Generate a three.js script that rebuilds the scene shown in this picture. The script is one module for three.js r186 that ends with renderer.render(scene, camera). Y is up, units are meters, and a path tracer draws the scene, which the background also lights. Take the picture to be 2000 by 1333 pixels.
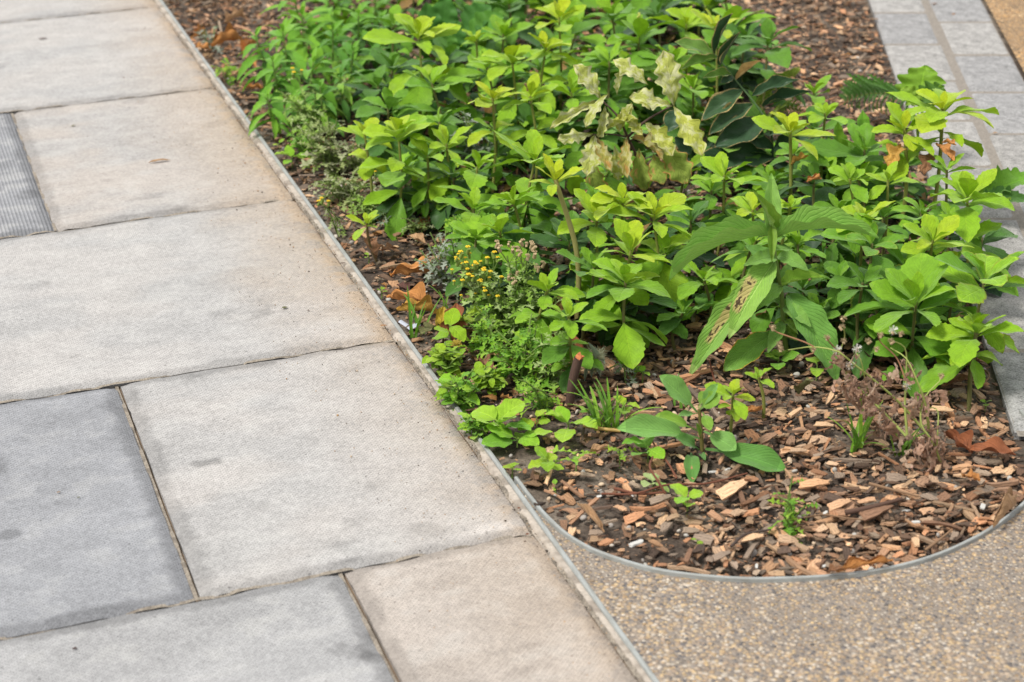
import * as THREE from 'three';
import { mergeGeometries } from 'three/addons/utils/BufferGeometryUtils.js';

// ---------- camera, sky, sun, exposure ----------
const EYE = new THREE.Vector3(0, 1.6, 0);
const FPX = 3738;                                       // focal length in pixels of a 2000 px wide picture
const camera = new THREE.PerspectiveCamera(2 * Math.atan(666.5 / FPX) * 180 / Math.PI, 1024 / 682, 0.1, 400);
const CX = new THREE.Vector3(0.942929, -0.018857, 0.332465), CY = new THREE.Vector3(0.15688, 0.90581, -0.393569), CZ = new THREE.Vector3(-0.293722, 0.423265, 0.857071);
camera.position.copy(EYE);
camera.quaternion.setFromRotationMatrix(new THREE.Matrix4().makeBasis(CX, CY, CZ));
camera.focus = 3.7; camera.userData.fStop = 4.5;
const scene = new THREE.Scene();
const renderer = new THREE.WebGLRenderer({ antialias: true });
renderer.setSize(1024, 682);
renderer.toneMapping = THREE.LinearToneMapping; renderer.toneMappingExposure = 1.98;
renderer.shadowMap.enabled = true; renderer.shadowMap.type = THREE.PCFSoftShadowMap;
{ // bright overcast: a little brighter overhead, even all round
  const w = 64, h = 32, a = new Float32Array(w * h * 4);
  for (let j = 0; j < h; j++) for (let i = 0; i < w; i++) {
    const el = ((j + 0.5) / h - 0.5) * Math.PI, s = Math.max(0, Math.sin(el));
    const L = el < 0 ? 0.3 : 0.52 * (1 + 1.7 * s) / 2.1, k = (j * w + i) * 4;
    a[k] = L * 0.985; a[k + 1] = L; a[k + 2] = L * 1.035; a[k + 3] = 1;
  }
  const t = new THREE.DataTexture(a, w, h, THREE.RGBAFormat, THREE.FloatType);
  t.mapping = THREE.EquirectangularReflectionMapping; t.magFilter = THREE.LinearFilter; t.needsUpdate = true;
  scene.background = t; scene.environment = t;
}
const sun = new THREE.DirectionalLight(new THREE.Color(1, 0.965, 0.9), 2.1);
sun.position.set(-3.2, 7.2, -2.2); sun.target.position.set(1.2, 0, -3.6);
sun.castShadow = true; sun.shadow.radius = 24; sun.shadow.mapSize.set(4096, 4096);
Object.assign(sun.shadow.camera, { left: -5, right: 5, top: 5, bottom: -5, near: 0.5, far: 20 });
scene.add(sun, sun.target);

// ---------- helpers ----------
let seed = 20241;
const rnd = () => { seed = (seed + 0x6D2B79F5) | 0; let t = Math.imul(seed ^ (seed >>> 15), 1 | seed); t = (t + Math.imul(t ^ (t >>> 7), 61 | t)) ^ t; return ((t ^ (t >>> 14)) >>> 0) / 4294967296; };
const rr = (a, b) => a + (b - a) * rnd(), ri = (n) => Math.floor(rnd() * n), pick = (a) => a[ri(a.length)], sg = () => (rnd() < 0.5 ? -1 : 1);
const lerp = (a, b, t) => a + (b - a) * t, clamp = (x, a = 0, b = 1) => Math.max(a, Math.min(b, x)), smooth = (a, b, x) => { const t = clamp((x - a) / (b - a)); return t * t * (3 - 2 * t); };
const V3 = (x, y, z) => new THREE.Vector3(x, y, z), C3 = (a) => new THREE.Color().setRGB(a[0], a[1], a[2]);
const lin = (v) => { v /= 255; return v <= 0.04045 ? v / 12.92 : ((v + 0.055) / 1.055) ** 2.4; };
const L3 = (r, g, b, k = 1) => [lin(r) * k, lin(g) * k, lin(b) * k];
const HB = new Float32Array(65536); for (let i = 0; i < 65536; i++) HB[i] = rnd();
function vn(x, y, per = 256, s = 0) {                     // tileable value noise, period per (a whole number up to 256)
  const xi = Math.floor(x), yi = Math.floor(y), fx = x - xi, fy = y - yi, u = fx * fx * (3 - 2 * fx), v = fy * fy * (3 - 2 * fy);
  const m = (n) => ((n % per) + per) % per, x0 = m(xi), x1 = m(xi + 1), y0 = m(yi), y1 = m(yi + 1), q = s * 131;
  const a = HB[(x0 + y0 * 256 + q) & 65535], b = HB[(x1 + y0 * 256 + q) & 65535], c = HB[(x0 + y1 * 256 + q) & 65535], d = HB[(x1 + y1 * 256 + q) & 65535];
  return a + (b - a) * u + (c - a) * v + (a - b - c + d) * u * v;
}
function fbm(x, y, o = 4, per = 256, s = 0) { let r = 0, a = 0.5, f = 1; for (let k = 0; k < o; k++) { r += a * vn(x * f, y * f, Math.min(256, per * f), s + k); a *= 0.5; f *= 2; } return r / (1 - 0.5 ** o); }

// where the camera's ray through a pixel of the 2000 x 1333 photograph meets the level y = h, and a vertical plane through b
function ray(px, py) { return V3(0, 0, 0).addScaledVector(CX, (px - 1000) / FPX).addScaledVector(CY, -(py - 666.5) / FPX).addScaledVector(CZ, -1); }
function hit(px, py, h = 0) { const d = ray(px, py); return EYE.clone().addScaledVector(d, (h - EYE.y) / d.y); }
function upright(px, py, b, toward = 0) {
  const n = V3(EYE.x - b.x, 0, EYE.z - b.z).normalize(), d = ray(px, py), q = b.clone().addScaledVector(n, toward);
  return EYE.clone().addScaledVector(d, q.sub(EYE).dot(n) / d.dot(n));
}
const metres = (p, n) => n * p.distanceTo(EYE) / FPX;     // n photo pixels at point p

const used = {};
function numbered(name) { const n = used[name] = (used[name] ?? -1) + 1; return n ? name + '_' + String(n).padStart(3, '0') : name; }
function mark(o, label, category, group) { o.userData.label = label; o.userData.category = category; if (group) o.userData.group = group; return o; }
function thing(name, label, category, p, group) {
  const g = new THREE.Group(); g.name = numbered(name); g.position.copy(p); scene.add(g); return mark(g, label, category, group);
}
function part(parent, name, geo, m) {
  const o = new THREE.Mesh(geo, m); o.name = name; o.castShadow = o.receiveShadow = true; parent.add(o); return o;
}
function struct(name) { const g = new THREE.Group(); g.name = name; g.userData.kind = 'structure'; scene.add(g); return g; }

function tex(w, h, fn, srgb = true, wrap = true) {        // fn(u, v, out) fills linear r g b
  const a = new Uint8Array(w * h * 4), o = [0, 0, 0];
  for (let j = 0; j < h; j++) for (let i = 0; i < w; i++) {
    fn((i + 0.5) / w, (j + 0.5) / h, o); const k = (j * w + i) * 4;
    for (let c = 0; c < 3; c++) { let v = clamp(o[c]); if (srgb) v = v <= 0.0031308 ? v * 12.92 : 1.055 * v ** (1 / 2.4) - 0.055; a[k + c] = v * 255 + 0.5; }
    a[k + 3] = 255;
  }
  const t = new THREE.DataTexture(a, w, h); t.magFilter = THREE.LinearFilter; t.minFilter = THREE.LinearMipmapLinearFilter; t.generateMipmaps = true;
  if (srgb) t.colorSpace = THREE.SRGBColorSpace;
  t.wrapS = t.wrapT = wrap ? THREE.RepeatWrapping : THREE.ClampToEdgeWrapping; t.needsUpdate = true; return t;
}
function repeated(t, x, y, ox = 0, oy = 0) { const c = t.clone(); c.repeat.set(x, y); c.offset.set(ox, oy); c.wrapS = c.wrapT = THREE.RepeatWrapping; c.needsUpdate = true; return c; }
function gridGeo(nu, nv, f) {                             // f(i/nu, j/nv) -> [x, y, z, u, v]
  const P = [], U = [], I = [];
  for (let j = 0; j <= nv; j++) for (let i = 0; i <= nu; i++) { const q = f(i / nu, j / nv); P.push(q[0], q[1], q[2]); U.push(q[3] ?? i / nu, q[4] ?? j / nv); }
  for (let j = 0; j < nv; j++) for (let i = 0; i < nu; i++) { const a = j * (nu + 1) + i, b = a + 1, c = a + nu + 1, d = c + 1; I.push(a, c, b, b, c, d); }
  const g = new THREE.BufferGeometry();
  g.setAttribute('position', new THREE.Float32BufferAttribute(P, 3)); g.setAttribute('uv', new THREE.Float32BufferAttribute(U, 2)); g.setIndex(I); g.computeVertexNormals(); return g;
}
function tube(pts, r0, r1 = r0, seg = 10, rad = 6) {       // tapered round stem through points
  const c = new THREE.CatmullRomCurve3(pts), fr = c.computeFrenetFrames(seg, false), P = [], N = [], U = [], I = [];
  for (let j = 0; j <= seg; j++) {
    const p = c.getPointAt(j / seg), r = lerp(r0, r1, j / seg);
    for (let i = 0; i <= rad; i++) {
      const a = i / rad * Math.PI * 2, n = fr.normals[j].clone().multiplyScalar(Math.cos(a)).addScaledVector(fr.binormals[j], Math.sin(a));
      P.push(p.x + n.x * r, p.y + n.y * r, p.z + n.z * r); N.push(n.x, n.y, n.z); U.push(i / rad, j / seg * 6);
    }
  }
  for (let j = 0; j < seg; j++) for (let i = 0; i < rad; i++) { const a = j * (rad + 1) + i, b = a + rad + 1; I.push(a, a + 1, b, b, a + 1, b + 1); }
  for (const [j, s] of [[0, 1], [seg, -1]]) { const p = c.getPointAt(j / seg), k = P.length / 3, t = c.getTangentAt(j / seg).multiplyScalar(-s); P.push(p.x, p.y, p.z); N.push(t.x, t.y, t.z); U.push(0.5, 0.5); for (let i = 0; i < rad; i++) { const a = j * (rad + 1) + i; s > 0 ? I.push(k, a + 1, a) : I.push(k, a, a + 1); } }
  const g = new THREE.BufferGeometry();
  g.setAttribute('position', new THREE.Float32BufferAttribute(P, 3)); g.setAttribute('normal', new THREE.Float32BufferAttribute(N, 3)); g.setAttribute('uv', new THREE.Float32BufferAttribute(U, 2)); g.setIndex(I); return g;
}
const std = (o) => new THREE.MeshStandardMaterial({ roughness: 0.9, ...o });

// ---------- the ground under everything ----------
const floorSheet = struct('ground');
part(floorSheet, 'ground_sheet', gridGeo(2, 2, (u, v) => [lerp(-150, 150, u), -0.09, lerp(-150, 150, v)]), std({ color: C3([0.2, 0.18, 0.15]) }));
part(floorSheet, 'sand_bed', gridGeo(2, 2, (u, v) => [lerp(-6, 0.905, u), -0.0125, lerp(-12, 2, v)]), std({ color: C3(L3(150, 125, 98, 0.62)) }));

// ---------- paving slabs ----------
const dimple = tex(512, 512, (u, v, o) => {               // embossed diamond pattern, 8 x 8 cells of 6 mm, with grit
  const d = smooth(0.0, 0.85, Math.cos(Math.PI * 2 * 8 * u) * Math.cos(Math.PI * 2 * 8 * v));
  o[0] = o[1] = o[2] = 0.75 - 0.55 * d + 0.5 * (fbm(u * 96, v * 96, 2, 96) - 0.5);
}, false);
const ribs = tex(256, 256, (u, v, o) => { o[0] = o[1] = o[2] = 0.5 + 0.4 * Math.cos(Math.PI * 2 * 8 * u) + 0.25 * (fbm(u * 64, v * 64, 2, 64) - 0.5); }, false);
const gritBump = tex(512, 512, (u, v, o) => { o[0] = o[1] = o[2] = fbm(u * 128, v * 128, 3, 128, 5); }, false);
const LIGHT = L3(200, 199, 198, 0.7), WARM = L3(204, 193, 183, 0.68), BLUE = L3(176, 177, 181, 0.66), SAND = L3(204, 182, 158, 0.64), DUST = L3(215, 213, 208, 0.66), DIRT = L3(120, 112, 102, 0.6);
function slabMap(W, D, x0, z0, base, k, opt) {
  const n = opt.px ?? 1024, E = 0.026;
  const spots = []; for (let i = 0; i < 16; i++) spots.push([rnd() * W, rnd() * D, rr(0.01, 0.05), rr(0.5, 1.0), rr(0.1, 0.34) * (rnd() < 0.25 ? 1 : 0.5)]);
  const specks = []; for (let i = 0; i < 210; i++) specks.push([rnd() * W, rnd() * D, rr(0.0006, 0.0012) + 0.0018 * rnd() ** 6]);
  const cell = 0.02, gx = Math.ceil(W / cell), bins = new Map();
  for (const s of specks) for (let a = -1; a <= 1; a++) for (let b = -1; b <= 1; b++) { const key = (Math.floor(s[0] / cell) + a) + (Math.floor(s[1] / cell) + b) * gx; if (!bins.has(key)) bins.set(key, []); bins.get(key).push(s); }
  return tex(n, n, (u, v, o) => {
    const x = u * W, y = v * D, e = Math.min(x, W - x, y, D - y), wx = x0 + x, wz = z0 + y;
    const big = fbm(wx * 5 + k * 7, wz * 9, 4, 256, k), mid = fbm(wx * 22, wz * 34, 3, 256, k + 3), fine = fbm(wx * 210, wz * 210, 3, 256, 9), gr = vn(wx * 700, wz * 700, 256, 13);
    const inside = smooth(E * 0.75, E * 1.15, e + 0.004 * (mid - 0.5));
    const pit = smooth(0.0, 0.85, Math.cos(Math.PI * 2 * x / 0.0085) * Math.cos(Math.PI * 2 * y / 0.0085)) * inside * (opt.rib ? 0 : 1) * (0.6 + 0.8 * mid);
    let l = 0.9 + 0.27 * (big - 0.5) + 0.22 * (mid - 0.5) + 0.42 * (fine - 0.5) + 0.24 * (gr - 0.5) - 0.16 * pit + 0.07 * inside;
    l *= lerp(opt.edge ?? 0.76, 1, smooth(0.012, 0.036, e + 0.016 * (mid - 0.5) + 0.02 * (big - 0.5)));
    if (opt.rib) l *= 0.8 + 0.16 * inside * Math.cos(Math.PI * 2 * x / 0.0085);
    for (const s of spots) { const dx = (x - s[0]) / s[2], dy = (y - s[1]) / (s[2] * s[3]), q = dx * dx + dy * dy; if (q < 2.6) l *= 1 - s[4] * smooth(1.5, 0.0, q + 3.2 * (mid - 0.42)); }
    const near = bins.get(Math.floor(x / cell) + Math.floor(y / cell) * gx); if (near) for (const s of near) if (Math.hypot(x - s[0], y - s[1]) < s[2]) l *= 0.55;
    if (opt.streak) { const q = smooth(0.78, 0.83, wx + 0.02 * (mid - 0.5)), fromJoint = -wz - 2.54; l *= 1 + q * (0.3 * smooth(0.018, 0.03, fromJoint) * smooth(0.056, 0.042, fromJoint + 0.01 * (mid - 0.5)) - 0.12 * smooth(0.022, 0.012, fromJoint)); }
    const toEdge = 0.9 - wx, sand = clamp((opt.sand ?? 1) * (smooth(0.3, 0.0, toEdge + 0.24 * (big - 0.5)) * 0.5 + smooth(0.07, 0.0, toEdge + 0.06 * (mid - 0.5)) * 0.6 * smooth(0.35, 0.6, mid)));
    for (let c = 0; c < 3; c++) {
      let q = lerp(base[c], WARM[c], (opt.warm ?? 0.3) * (0.35 + 0.5 * smooth(0.35, 0.7, big))) * l;
      q = lerp(q, DUST[c] * (0.9 + 0.2 * fine), (opt.dust ?? 0.25) * smooth(0.52, 0.8, mid) * inside);
      q = lerp(q, SAND[c] * (0.75 + 0.5 * fine), sand * (0.5 + 0.5 * smooth(0.25, 0.6, fine + mid * 0.4)));
      o[c] = q;
    }
  }, true, false);
}
function slabGeo(W, D, k) {                               // dished top with worn, rounded edges and a skirt
  const n = 44, co = (t) => { const s = t * 2 - 1; return (Math.sign(s) * Math.abs(s) ** 0.55 + 1) / 2; };
  const rim = (x, y) => {
    const e = Math.min(x, W - x, y, D - y), j = 0.5 + 1.1 * vn(x * 30 + k * 9, y * 30, 256, k), c = Math.min(Math.hypot(Math.min(x, W - x), Math.min(y, D - y)), 0.05);
    return -0.0042 * j * (1 - smooth(0, 0.016, e)) - 0.004 * (1 - smooth(0, 0.028, c)) + 0.0016 * (fbm(x * 5 + k, y * 5, 2, 256, k) - 0.5);
  };
  const top = gridGeo(n, n, (u, v) => { const x = co(u) * W, y = co(v) * D; return [x + (u === 0 || u === 1 ? 0.0016 * (vn(y * 40, k * 3, 256) - 0.5) : 0), rim(x, y), y + (v === 0 || v === 1 ? 0.0022 * (vn(x * 40, k * 5, 256) - 0.5) : 0), x / W, y / D]; });
  const sides = [[0, 0, W, 0], [W, 0, W, D], [W, D, 0, D], [0, D, 0, 0]].map(([ax, ay, bx, by]) => gridGeo(8, 1, (u, v) => { const x = lerp(ax, bx, u), y = lerp(ay, by, u); return [x, v ? -0.045 : rim(x, y) + 0.0001, y, x / W, y / D]; }));
  return mergeGeometries([top, ...sides]);
}
const paving = struct('paved_path');
const ROWS = [7.95, 6.99, 6.059, 5.131, 4.195, 3.343, 2.537, 1.74, 0.9];
const SLABS = [                                            // row, x0, x1, base, options, label
  [0, -0.05, 0.8985, LIGHT, { px: 256 }], [0, -1.0, -0.05, LIGHT, { px: 256 }],
  [1, -0.35, 0.8985, LIGHT, { px: 512, warm: 0.5 }], [1, -1.3, -0.35, LIGHT, { px: 256 }],
  [2, -0.1, 0.8985, LIGHT, { warm: 0.45 }], [2, -1.05, -0.1, LIGHT, { px: 256 }],
  [3, 0.34, 0.8985, LIGHT, { warm: 0.9, sand: 1.3 }], [3, -0.4, 0.34, BLUE, { rib: 1, px: 512, warm: 0, sand: 0 }, 'blue grey ribbed slab'], [3, -1.3, -0.4, LIGHT, { px: 256 }],
  [4, -0.1, 0.8985, LIGHT, { warm: 0.35, sand: 1.2, px: 1400 }], [4, -1.05, -0.1, LIGHT, { px: 256 }],
  [5, 0.352, 0.8985, LIGHT, { warm: 0.45, sand: 0.8, px: 1200, streak: 1 }], [5, -0.4, 0.346, BLUE, { warm: 0, dust: 0.15, sand: 0, px: 1024, edge: 0.72 }, 'blue grey slab'], [5, -1.3, -0.4, LIGHT, { px: 256 }],
  [6, 0.58, 0.8985, WARM, { warm: 1, sand: 0.7, dust: 0.2 }, 'warm beige slab'], [6, -0.1, 0.573, L3(190, 189, 189, 0.68), { warm: 0, sand: 0, edge: 0.72 }, 'grey slab'], [6, -1.05, -0.1, LIGHT, { px: 256 }],
  [7, 0.1, 0.8985, LIGHT, { px: 256 }], [7, -0.8, 0.1, BLUE, { px: 256 }],
];
SLABS.forEach(([r, x0, x1, base, opt, label], k) => {
  const gap = 0.0042, d0 = ROWS[r], d1 = ROWS[r + 1], W = x1 - x0 - gap * 0.6, D = d0 - d1 - gap;
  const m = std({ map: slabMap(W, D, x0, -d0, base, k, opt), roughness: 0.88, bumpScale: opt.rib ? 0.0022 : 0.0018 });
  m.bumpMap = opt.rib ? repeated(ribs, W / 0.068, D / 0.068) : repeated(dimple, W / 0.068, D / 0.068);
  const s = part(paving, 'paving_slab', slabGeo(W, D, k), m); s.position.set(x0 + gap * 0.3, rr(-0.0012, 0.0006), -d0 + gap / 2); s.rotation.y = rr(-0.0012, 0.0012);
  if (label) s.userData.label = label;
});
{ // sand lying in the joints and the gritty fillet along the metal edging
  const sandMap = tex(512, 512, (u, v, o) => { const f = fbm(u * 128, v * 128, 2, 128, 7), g = fbm(u * 12, v * 12, 3, 12, 4); const c = L3(176, 164, 148, 0.55), dk = L3(84, 74, 64, 0.55); for (let i = 0; i < 3; i++) o[i] = lerp(c[i], dk[i], smooth(0.42, 0.7, g) * 0.4) * (0.55 + 0.9 * f); });
  const m = std({ map: sandMap, bumpMap: gritBump, bumpScale: 0.002, roughness: 1 });
  const crack = gridGeo(5, 3600, (u, v) => {                // gritty crack along the slab edge, open in places and filled in others
    const d = lerp(1.0, 8, v), t = smooth(0.3, 0.7, fbm(d * 5, 2.3, 4, 256, 21)), x = lerp(0.8965, 0.9045, u), n = vn(x * 500, d * 500, 256, 3), q = vn(x * 130, d * 130, 256, 5);
    return [x, lerp(-0.012, -0.0006, smooth(0.15, 0.7, t)) + 0.003 * (n - 0.5) + 0.005 * (q - 0.5), -d, x * 4, d * 4];
  });
  part(paving, 'joint_sand', crack, m);
  const g = gridGeo(6, 2400, (u, v) => {                    // smooth mortar haunch against the strip
    const d = lerp(1.0, 8, v), w = 0.004 * (fbm(d * 9, 5.1, 3, 256, 22) - 0.3), x = lerp(0.9005 - 0.7 * w, 0.9145, u);
    return [x, lerp(-0.008, -0.0006, smooth(0, 0.4, u)) + 0.0009 * (fbm(x * 120, d * 40, 2, 256, 23) - 0.5), -d, x * 3, d * 3];
  });
  part(paving, 'mortar_haunch', g, std({ map: tex(256, 256, (u, v, o) => { const f = fbm(u * 70, v * 70, 2, 70, 7), h = fbm(u * 8, v * 8, 3, 8, 4), c = L3(202, 190, 176, 0.64), dk = L3(112, 98, 84, 0.55); for (let i = 0; i < 3; i++) o[i] = lerp(c[i], dk[i], smooth(0.42, 0.66, h) * 0.5) * (0.75 + 0.5 * f); }), bumpMap: gritBump, bumpScale: 0.0012, roughness: 1 }));
  const bits = [];
  for (let i = 0; i < ROWS.length; i++) bits.push(gridGeo(260, 3, (u, v) => { const x = lerp(-1.3, 0.895, u), t = vn(x * 26, i * 7.7, 256, 11); return [x, -0.0075 + 0.0058 * smooth(0.25, 0.7, t) + 0.0018 * (vn(x * 300, v * 5, 256) - 0.5), -ROWS[i] + lerp(-0.0042, 0.0042, v), x * 4, v * 0.02 + i * 0.3]; }));
  for (const [r, , x1] of SLABS) if (x1 < 0.8) bits.push(gridGeo(3, 120, (u, v) => { const d = lerp(ROWS[r + 1], ROWS[r], v), t = vn(d * 22, x1 * 17, 256, 12); return [x1 + lerp(-0.003, 0.0035, u), -0.008 + 0.0045 * smooth(0.2, 0.6, t), -d, u * 0.02 + r * 0.3, d * 4]; }));
  part(paving, 'joint_sand', mergeGeometries(bits), m);
  // loose grains scattered near the edging
  const grain = new THREE.IcosahedronGeometry(1, 0), im = new THREE.InstancedMesh(grain, std({ roughness: 1 }), 2600), o = new THREE.Object3D(); im.name = 'sand_grains'; im.userData.kind = 'stuff';
  for (let i = 0; i < 2600; i++) {
    const d = rr(1.7, 7), far = rnd() ** 3 * 0.25; o.position.set(0.9 - far, 0.0004, -d); o.rotation.set(rr(0, 6), rr(0, 6), 0); const s = rr(0.0004, 0.0013) * (rnd() < 0.05 ? 1.9 : 1); o.scale.set(s, s * 0.7, s); o.updateMatrix(); im.setMatrixAt(i, o.matrix);
    im.setColorAt(i, C3(pick([L3(205, 165, 120, 0.6), L3(190, 150, 110, 0.55), L3(110, 92, 75, 0.5), L3(225, 205, 180, 0.65), L3(80, 68, 58, 0.5)])));
  }
  im.castShadow = im.receiveShadow = true; paving.add(im);
}

// ---------- exposed aggregate, setts, gravel ----------
function pebbleMaps(n, cells, tones, gapTone) {            // round pebbles set in mortar: colour and height, tileable
  const P = []; for (let i = 0; i < cells * cells; i++) P.push([rnd(), rnd(), ri(tones.length), rr(0.76, 1.14), rr(0.36, 0.66)]);
  const col = new Float32Array(n * n * 3), hei = new Float32Array(n * n);
  for (let j = 0; j < n; j++) for (let i = 0; i < n; i++) {
    const x = i / n * cells, y = j / n * cells, xi = Math.floor(x), yi = Math.floor(y); let best = 9, bp = null;
    for (let b = -1; b <= 1; b++) for (let a = -1; a <= 1; a++) {
      const cx = (xi + a + cells) % cells, cy = (yi + b + cells) % cells, p = P[cy * cells + cx], dx = x - (xi + a + p[0]), dy = y - (yi + b + p[1]), d = Math.hypot(dx, dy) / p[4] * 0.5;
      if (d < best) { best = d; bp = p; }
    }
    const u = i / n, v = j / n, f = fbm(u * 200, v * 200, 2, 200, 2), patch = fbm(u * 7, v * 7, 3, 7, 6), buried = smooth(0.42, 0.68, patch) * 0.16, h = 1 - smooth(0.36 - buried, 0.62 - buried, best), k = (j * n + i), c = tones[bp[2]];
    for (let q = 0; q < 3; q++) col[k * 3 + q] = lerp(gapTone[q] * (0.7 + 0.6 * f), c[q] * bp[3] * (0.85 + 0.3 * f), h);
    hei[k] = h * (1 - best * best) * 0.8 + f * 0.2;
  }
  const at = (u, v) => Math.floor(v * n) * n + Math.floor(u * n);
  return [tex(n, n, (u, v, o) => { const k = at(u, v) * 3; o[0] = col[k]; o[1] = col[k + 1]; o[2] = col[k + 2]; }), tex(n, n, (u, v, o) => { o[0] = o[1] = o[2] = hei[at(u, v)]; }, false)];
}
const TONES = [L3(196, 170, 135, 0.62), L3(204, 176, 134, 0.62), L3(188, 166, 140, 0.62), L3(150, 138, 125, 0.6), L3(118, 112, 108, 0.6), L3(204, 190, 170, 0.64), L3(176, 152, 126, 0.6), L3(200, 182, 158, 0.62), L3(168, 150, 130, 0.6), L3(190, 160, 122, 0.6)];
const [pebCol, pebHei] = pebbleMaps(1600, 178, TONES, L3(156, 142, 126, 0.55));
const pebMat = std({ color: C3([1.09, 1.11, 1.17]), map: pebCol, bumpMap: pebHei, bumpScale: 0.0022, roughness: 0.82 });
const curve = new THREE.CatmullRomCurve3([[0.9355, 2.72], [0.936, 2.65], [0.9385, 2.585], [0.949, 2.515], [0.966, 2.461], [0.993, 2.417], [1.036, 2.365], [1.085, 2.327], [1.156, 2.287], [1.215, 2.265], [1.279, 2.247], [1.36, 2.234], [1.446, 2.236], [1.538, 2.258], [1.606, 2.285], [1.686, 2.328], [1.765, 2.39], [1.825, 2.47], [1.862, 2.57], [1.872, 2.62]].map(([x, d]) => V3(x < 0.96 ? x * 0.995 : x * 0.9965, 0, -d * 0.9965)), false, 'centripetal');
const CP = curve.getPoints(140);
function sheet(pts, y, uvk = 1 / 1.15) {
  const g = new THREE.ShapeGeometry(new THREE.Shape(pts.map((p) => new THREE.Vector2(p.x, -p.z)))), a = g.attributes.position, uv = g.attributes.uv;
  for (let i = 0; i < a.count; i++) { const x = a.getX(i), d = a.getY(i); uv.setXY(i, x * uvk, d * uvk); a.setXYZ(i, x, y, -d); }
  g.computeVertexNormals(); return g;
}
const aggregate = struct('aggregate_pavement');
{
  const pts = [V3(0.918, 0, 1), V3(0.918, 0, -2.7), ...CP.slice(2), V3(9, 0, -2.62), V3(9, 0, 1)];
  part(aggregate, 'aggregate_sheet', sheet(pts, -0.002), pebMat);
  const im = new THREE.InstancedMesh(new THREE.IcosahedronGeometry(1, 1), std({ roughness: 0.75 }), 2600), o = new THREE.Object3D(); im.name = 'loose_pebbles'; im.userData.kind = 'stuff'; let n = 0;
  while (n < 2600) {                                       // pebbles standing proud of the mortar
    const x = rr(0.925, 2.0), d = rr(1.75, 2.7); let inBed = false; for (let i = 0; i < CP.length - 1; i++) { const a = CP[i], b = CP[i + 1]; if (x >= Math.min(a.x, b.x) && x <= Math.max(a.x, b.x) && b.x > a.x && d > -lerp(a.z, b.z, (x - a.x) / (b.x - a.x + 1e-9)) - 0.008) inBed = true; } if (inBed || x > 1.85) { if (x > 1.85) continue; if (inBed) continue; }
    const s = rr(0.0014, 0.0034); o.position.set(x, -0.0018, -d); o.rotation.set(rr(-0.3, 0.3), rr(0, 6), rr(-0.3, 0.3)); o.scale.set(s * rr(0.9, 1.5), s * rr(0.35, 0.6), s); o.updateMatrix(); im.setMatrixAt(n, o.matrix); im.setColorAt(n, C3(pick(TONES)).multiplyScalar(rr(0.8, 1.25))); n++;
  }
  im.castShadow = im.receiveShadow = true; aggregate.add(im);
}
const SU = V3(-0.4067, 0, 0.9135), SV = V3(0.9135, 0, 0.4067), SO = V3(3.13, 0, -5.083);   // along the sett border towards the viewer; across it to the right; a point on its middle line
const settPt = (u, v, y = 0) => SO.clone().addScaledVector(SU, u).addScaledVector(SV, v).setY(y);
const border = struct('sett_border');
{
  const gran = tex(512, 512, (u, v, o) => { const f = fbm(u * 170, v * 170, 2, 170, 1), g = fbm(u * 20, v * 20, 3, 20, 3), sp = vn(u * 128, v * 128, 128, 8); const l = 0.78 + 0.6 * (f - 0.5) + 0.5 * (g - 0.5) - 0.28 * smooth(0.7, 0.85, sp) + 0.2 * smooth(0.18, 0.08, sp); o[0] = 0.345 * l; o[1] = 0.338 * l; o[2] = 0.33 * l; });
  const mats = [0, 1, 2, 3].map((i) => std({ map: gran, bumpMap: gritBump, bumpScale: 0.0012, color: C3([[1, 1, 1], [0.9, 0.9, 0.91], [1.05, 1.03, 1.0], [0.95, 0.93, 0.9]][i]), roughness: 0.85 }));
  const geo = (W, L, k) => { const n = 10, co = (t) => { const s = t * 2 - 1; return (Math.sign(s) * Math.abs(s) ** 0.5 + 1) / 2; }, rim = (x, y) => -0.005 * (1 - smooth(0, 0.014, Math.min(x, W - x, y, L - y))) + 0.001 * vn(x * 60 + k, y * 60, 256);
    const top = gridGeo(n, n, (u, v) => { const x = co(u) * W, y = co(v) * L; return [x - W / 2, rim(x, y), y, x * 3 + k * 0.37, y * 3 + k * 0.21]; });
    const sides = [[0, 0, W, 0], [W, 0, W, L], [W, L, 0, L], [0, L, 0, 0]].map(([ax, ay, bx, by]) => gridGeo(4, 1, (u, v) => { const x = lerp(ax, bx, u), y = lerp(ay, by, u); return [x - W / 2, v ? -0.07 : rim(x, y), y, x * 3, y * 3 + v * 0.2]; })); return mergeGeometries([top, ...sides]); };
  const gs = [0, 1, 2, 3].map((k) => geo(0.162, 0.337, k)), turn = Math.atan2(SU.x, SU.z);
  for (let c = 0; c < 2; c++) for (let i = -7; i < 9; i++) {
    const u = 0.1 + (c ? -0.275 : -0.03) + i * 0.348, v = c ? 0.096 : -0.089; if (u + 0.341 > 2.86) continue;
    const s = part(border, 'sett', gs[ri(4)], mats[ri(4)]); s.position.copy(settPt(u, v, rr(-0.001, 0.0015))); s.rotation.y = turn + rr(-0.004, 0.004);
  }
  const mort = tex(256, 256, (u, v, o) => { const f = fbm(u * 90, v * 90, 2, 90, 4); o[0] = lin(160) * 0.6 * (0.7 + 0.6 * f); o[1] = lin(151) * 0.6 * (0.7 + 0.6 * f); o[2] = lin(140) * 0.6 * (0.7 + 0.6 * f); });
  const q = [settPt(-2.6, -0.168), settPt(2.86, -0.168), settPt(2.86, 0.176), settPt(-2.6, 0.176)];
  part(border, 'mortar', sheet(q, -0.0036, 3), std({ map: mort, bumpMap: gritBump, bumpScale: 0.002, roughness: 1 }));
}
const gravel = struct('gravel_path');
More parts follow.
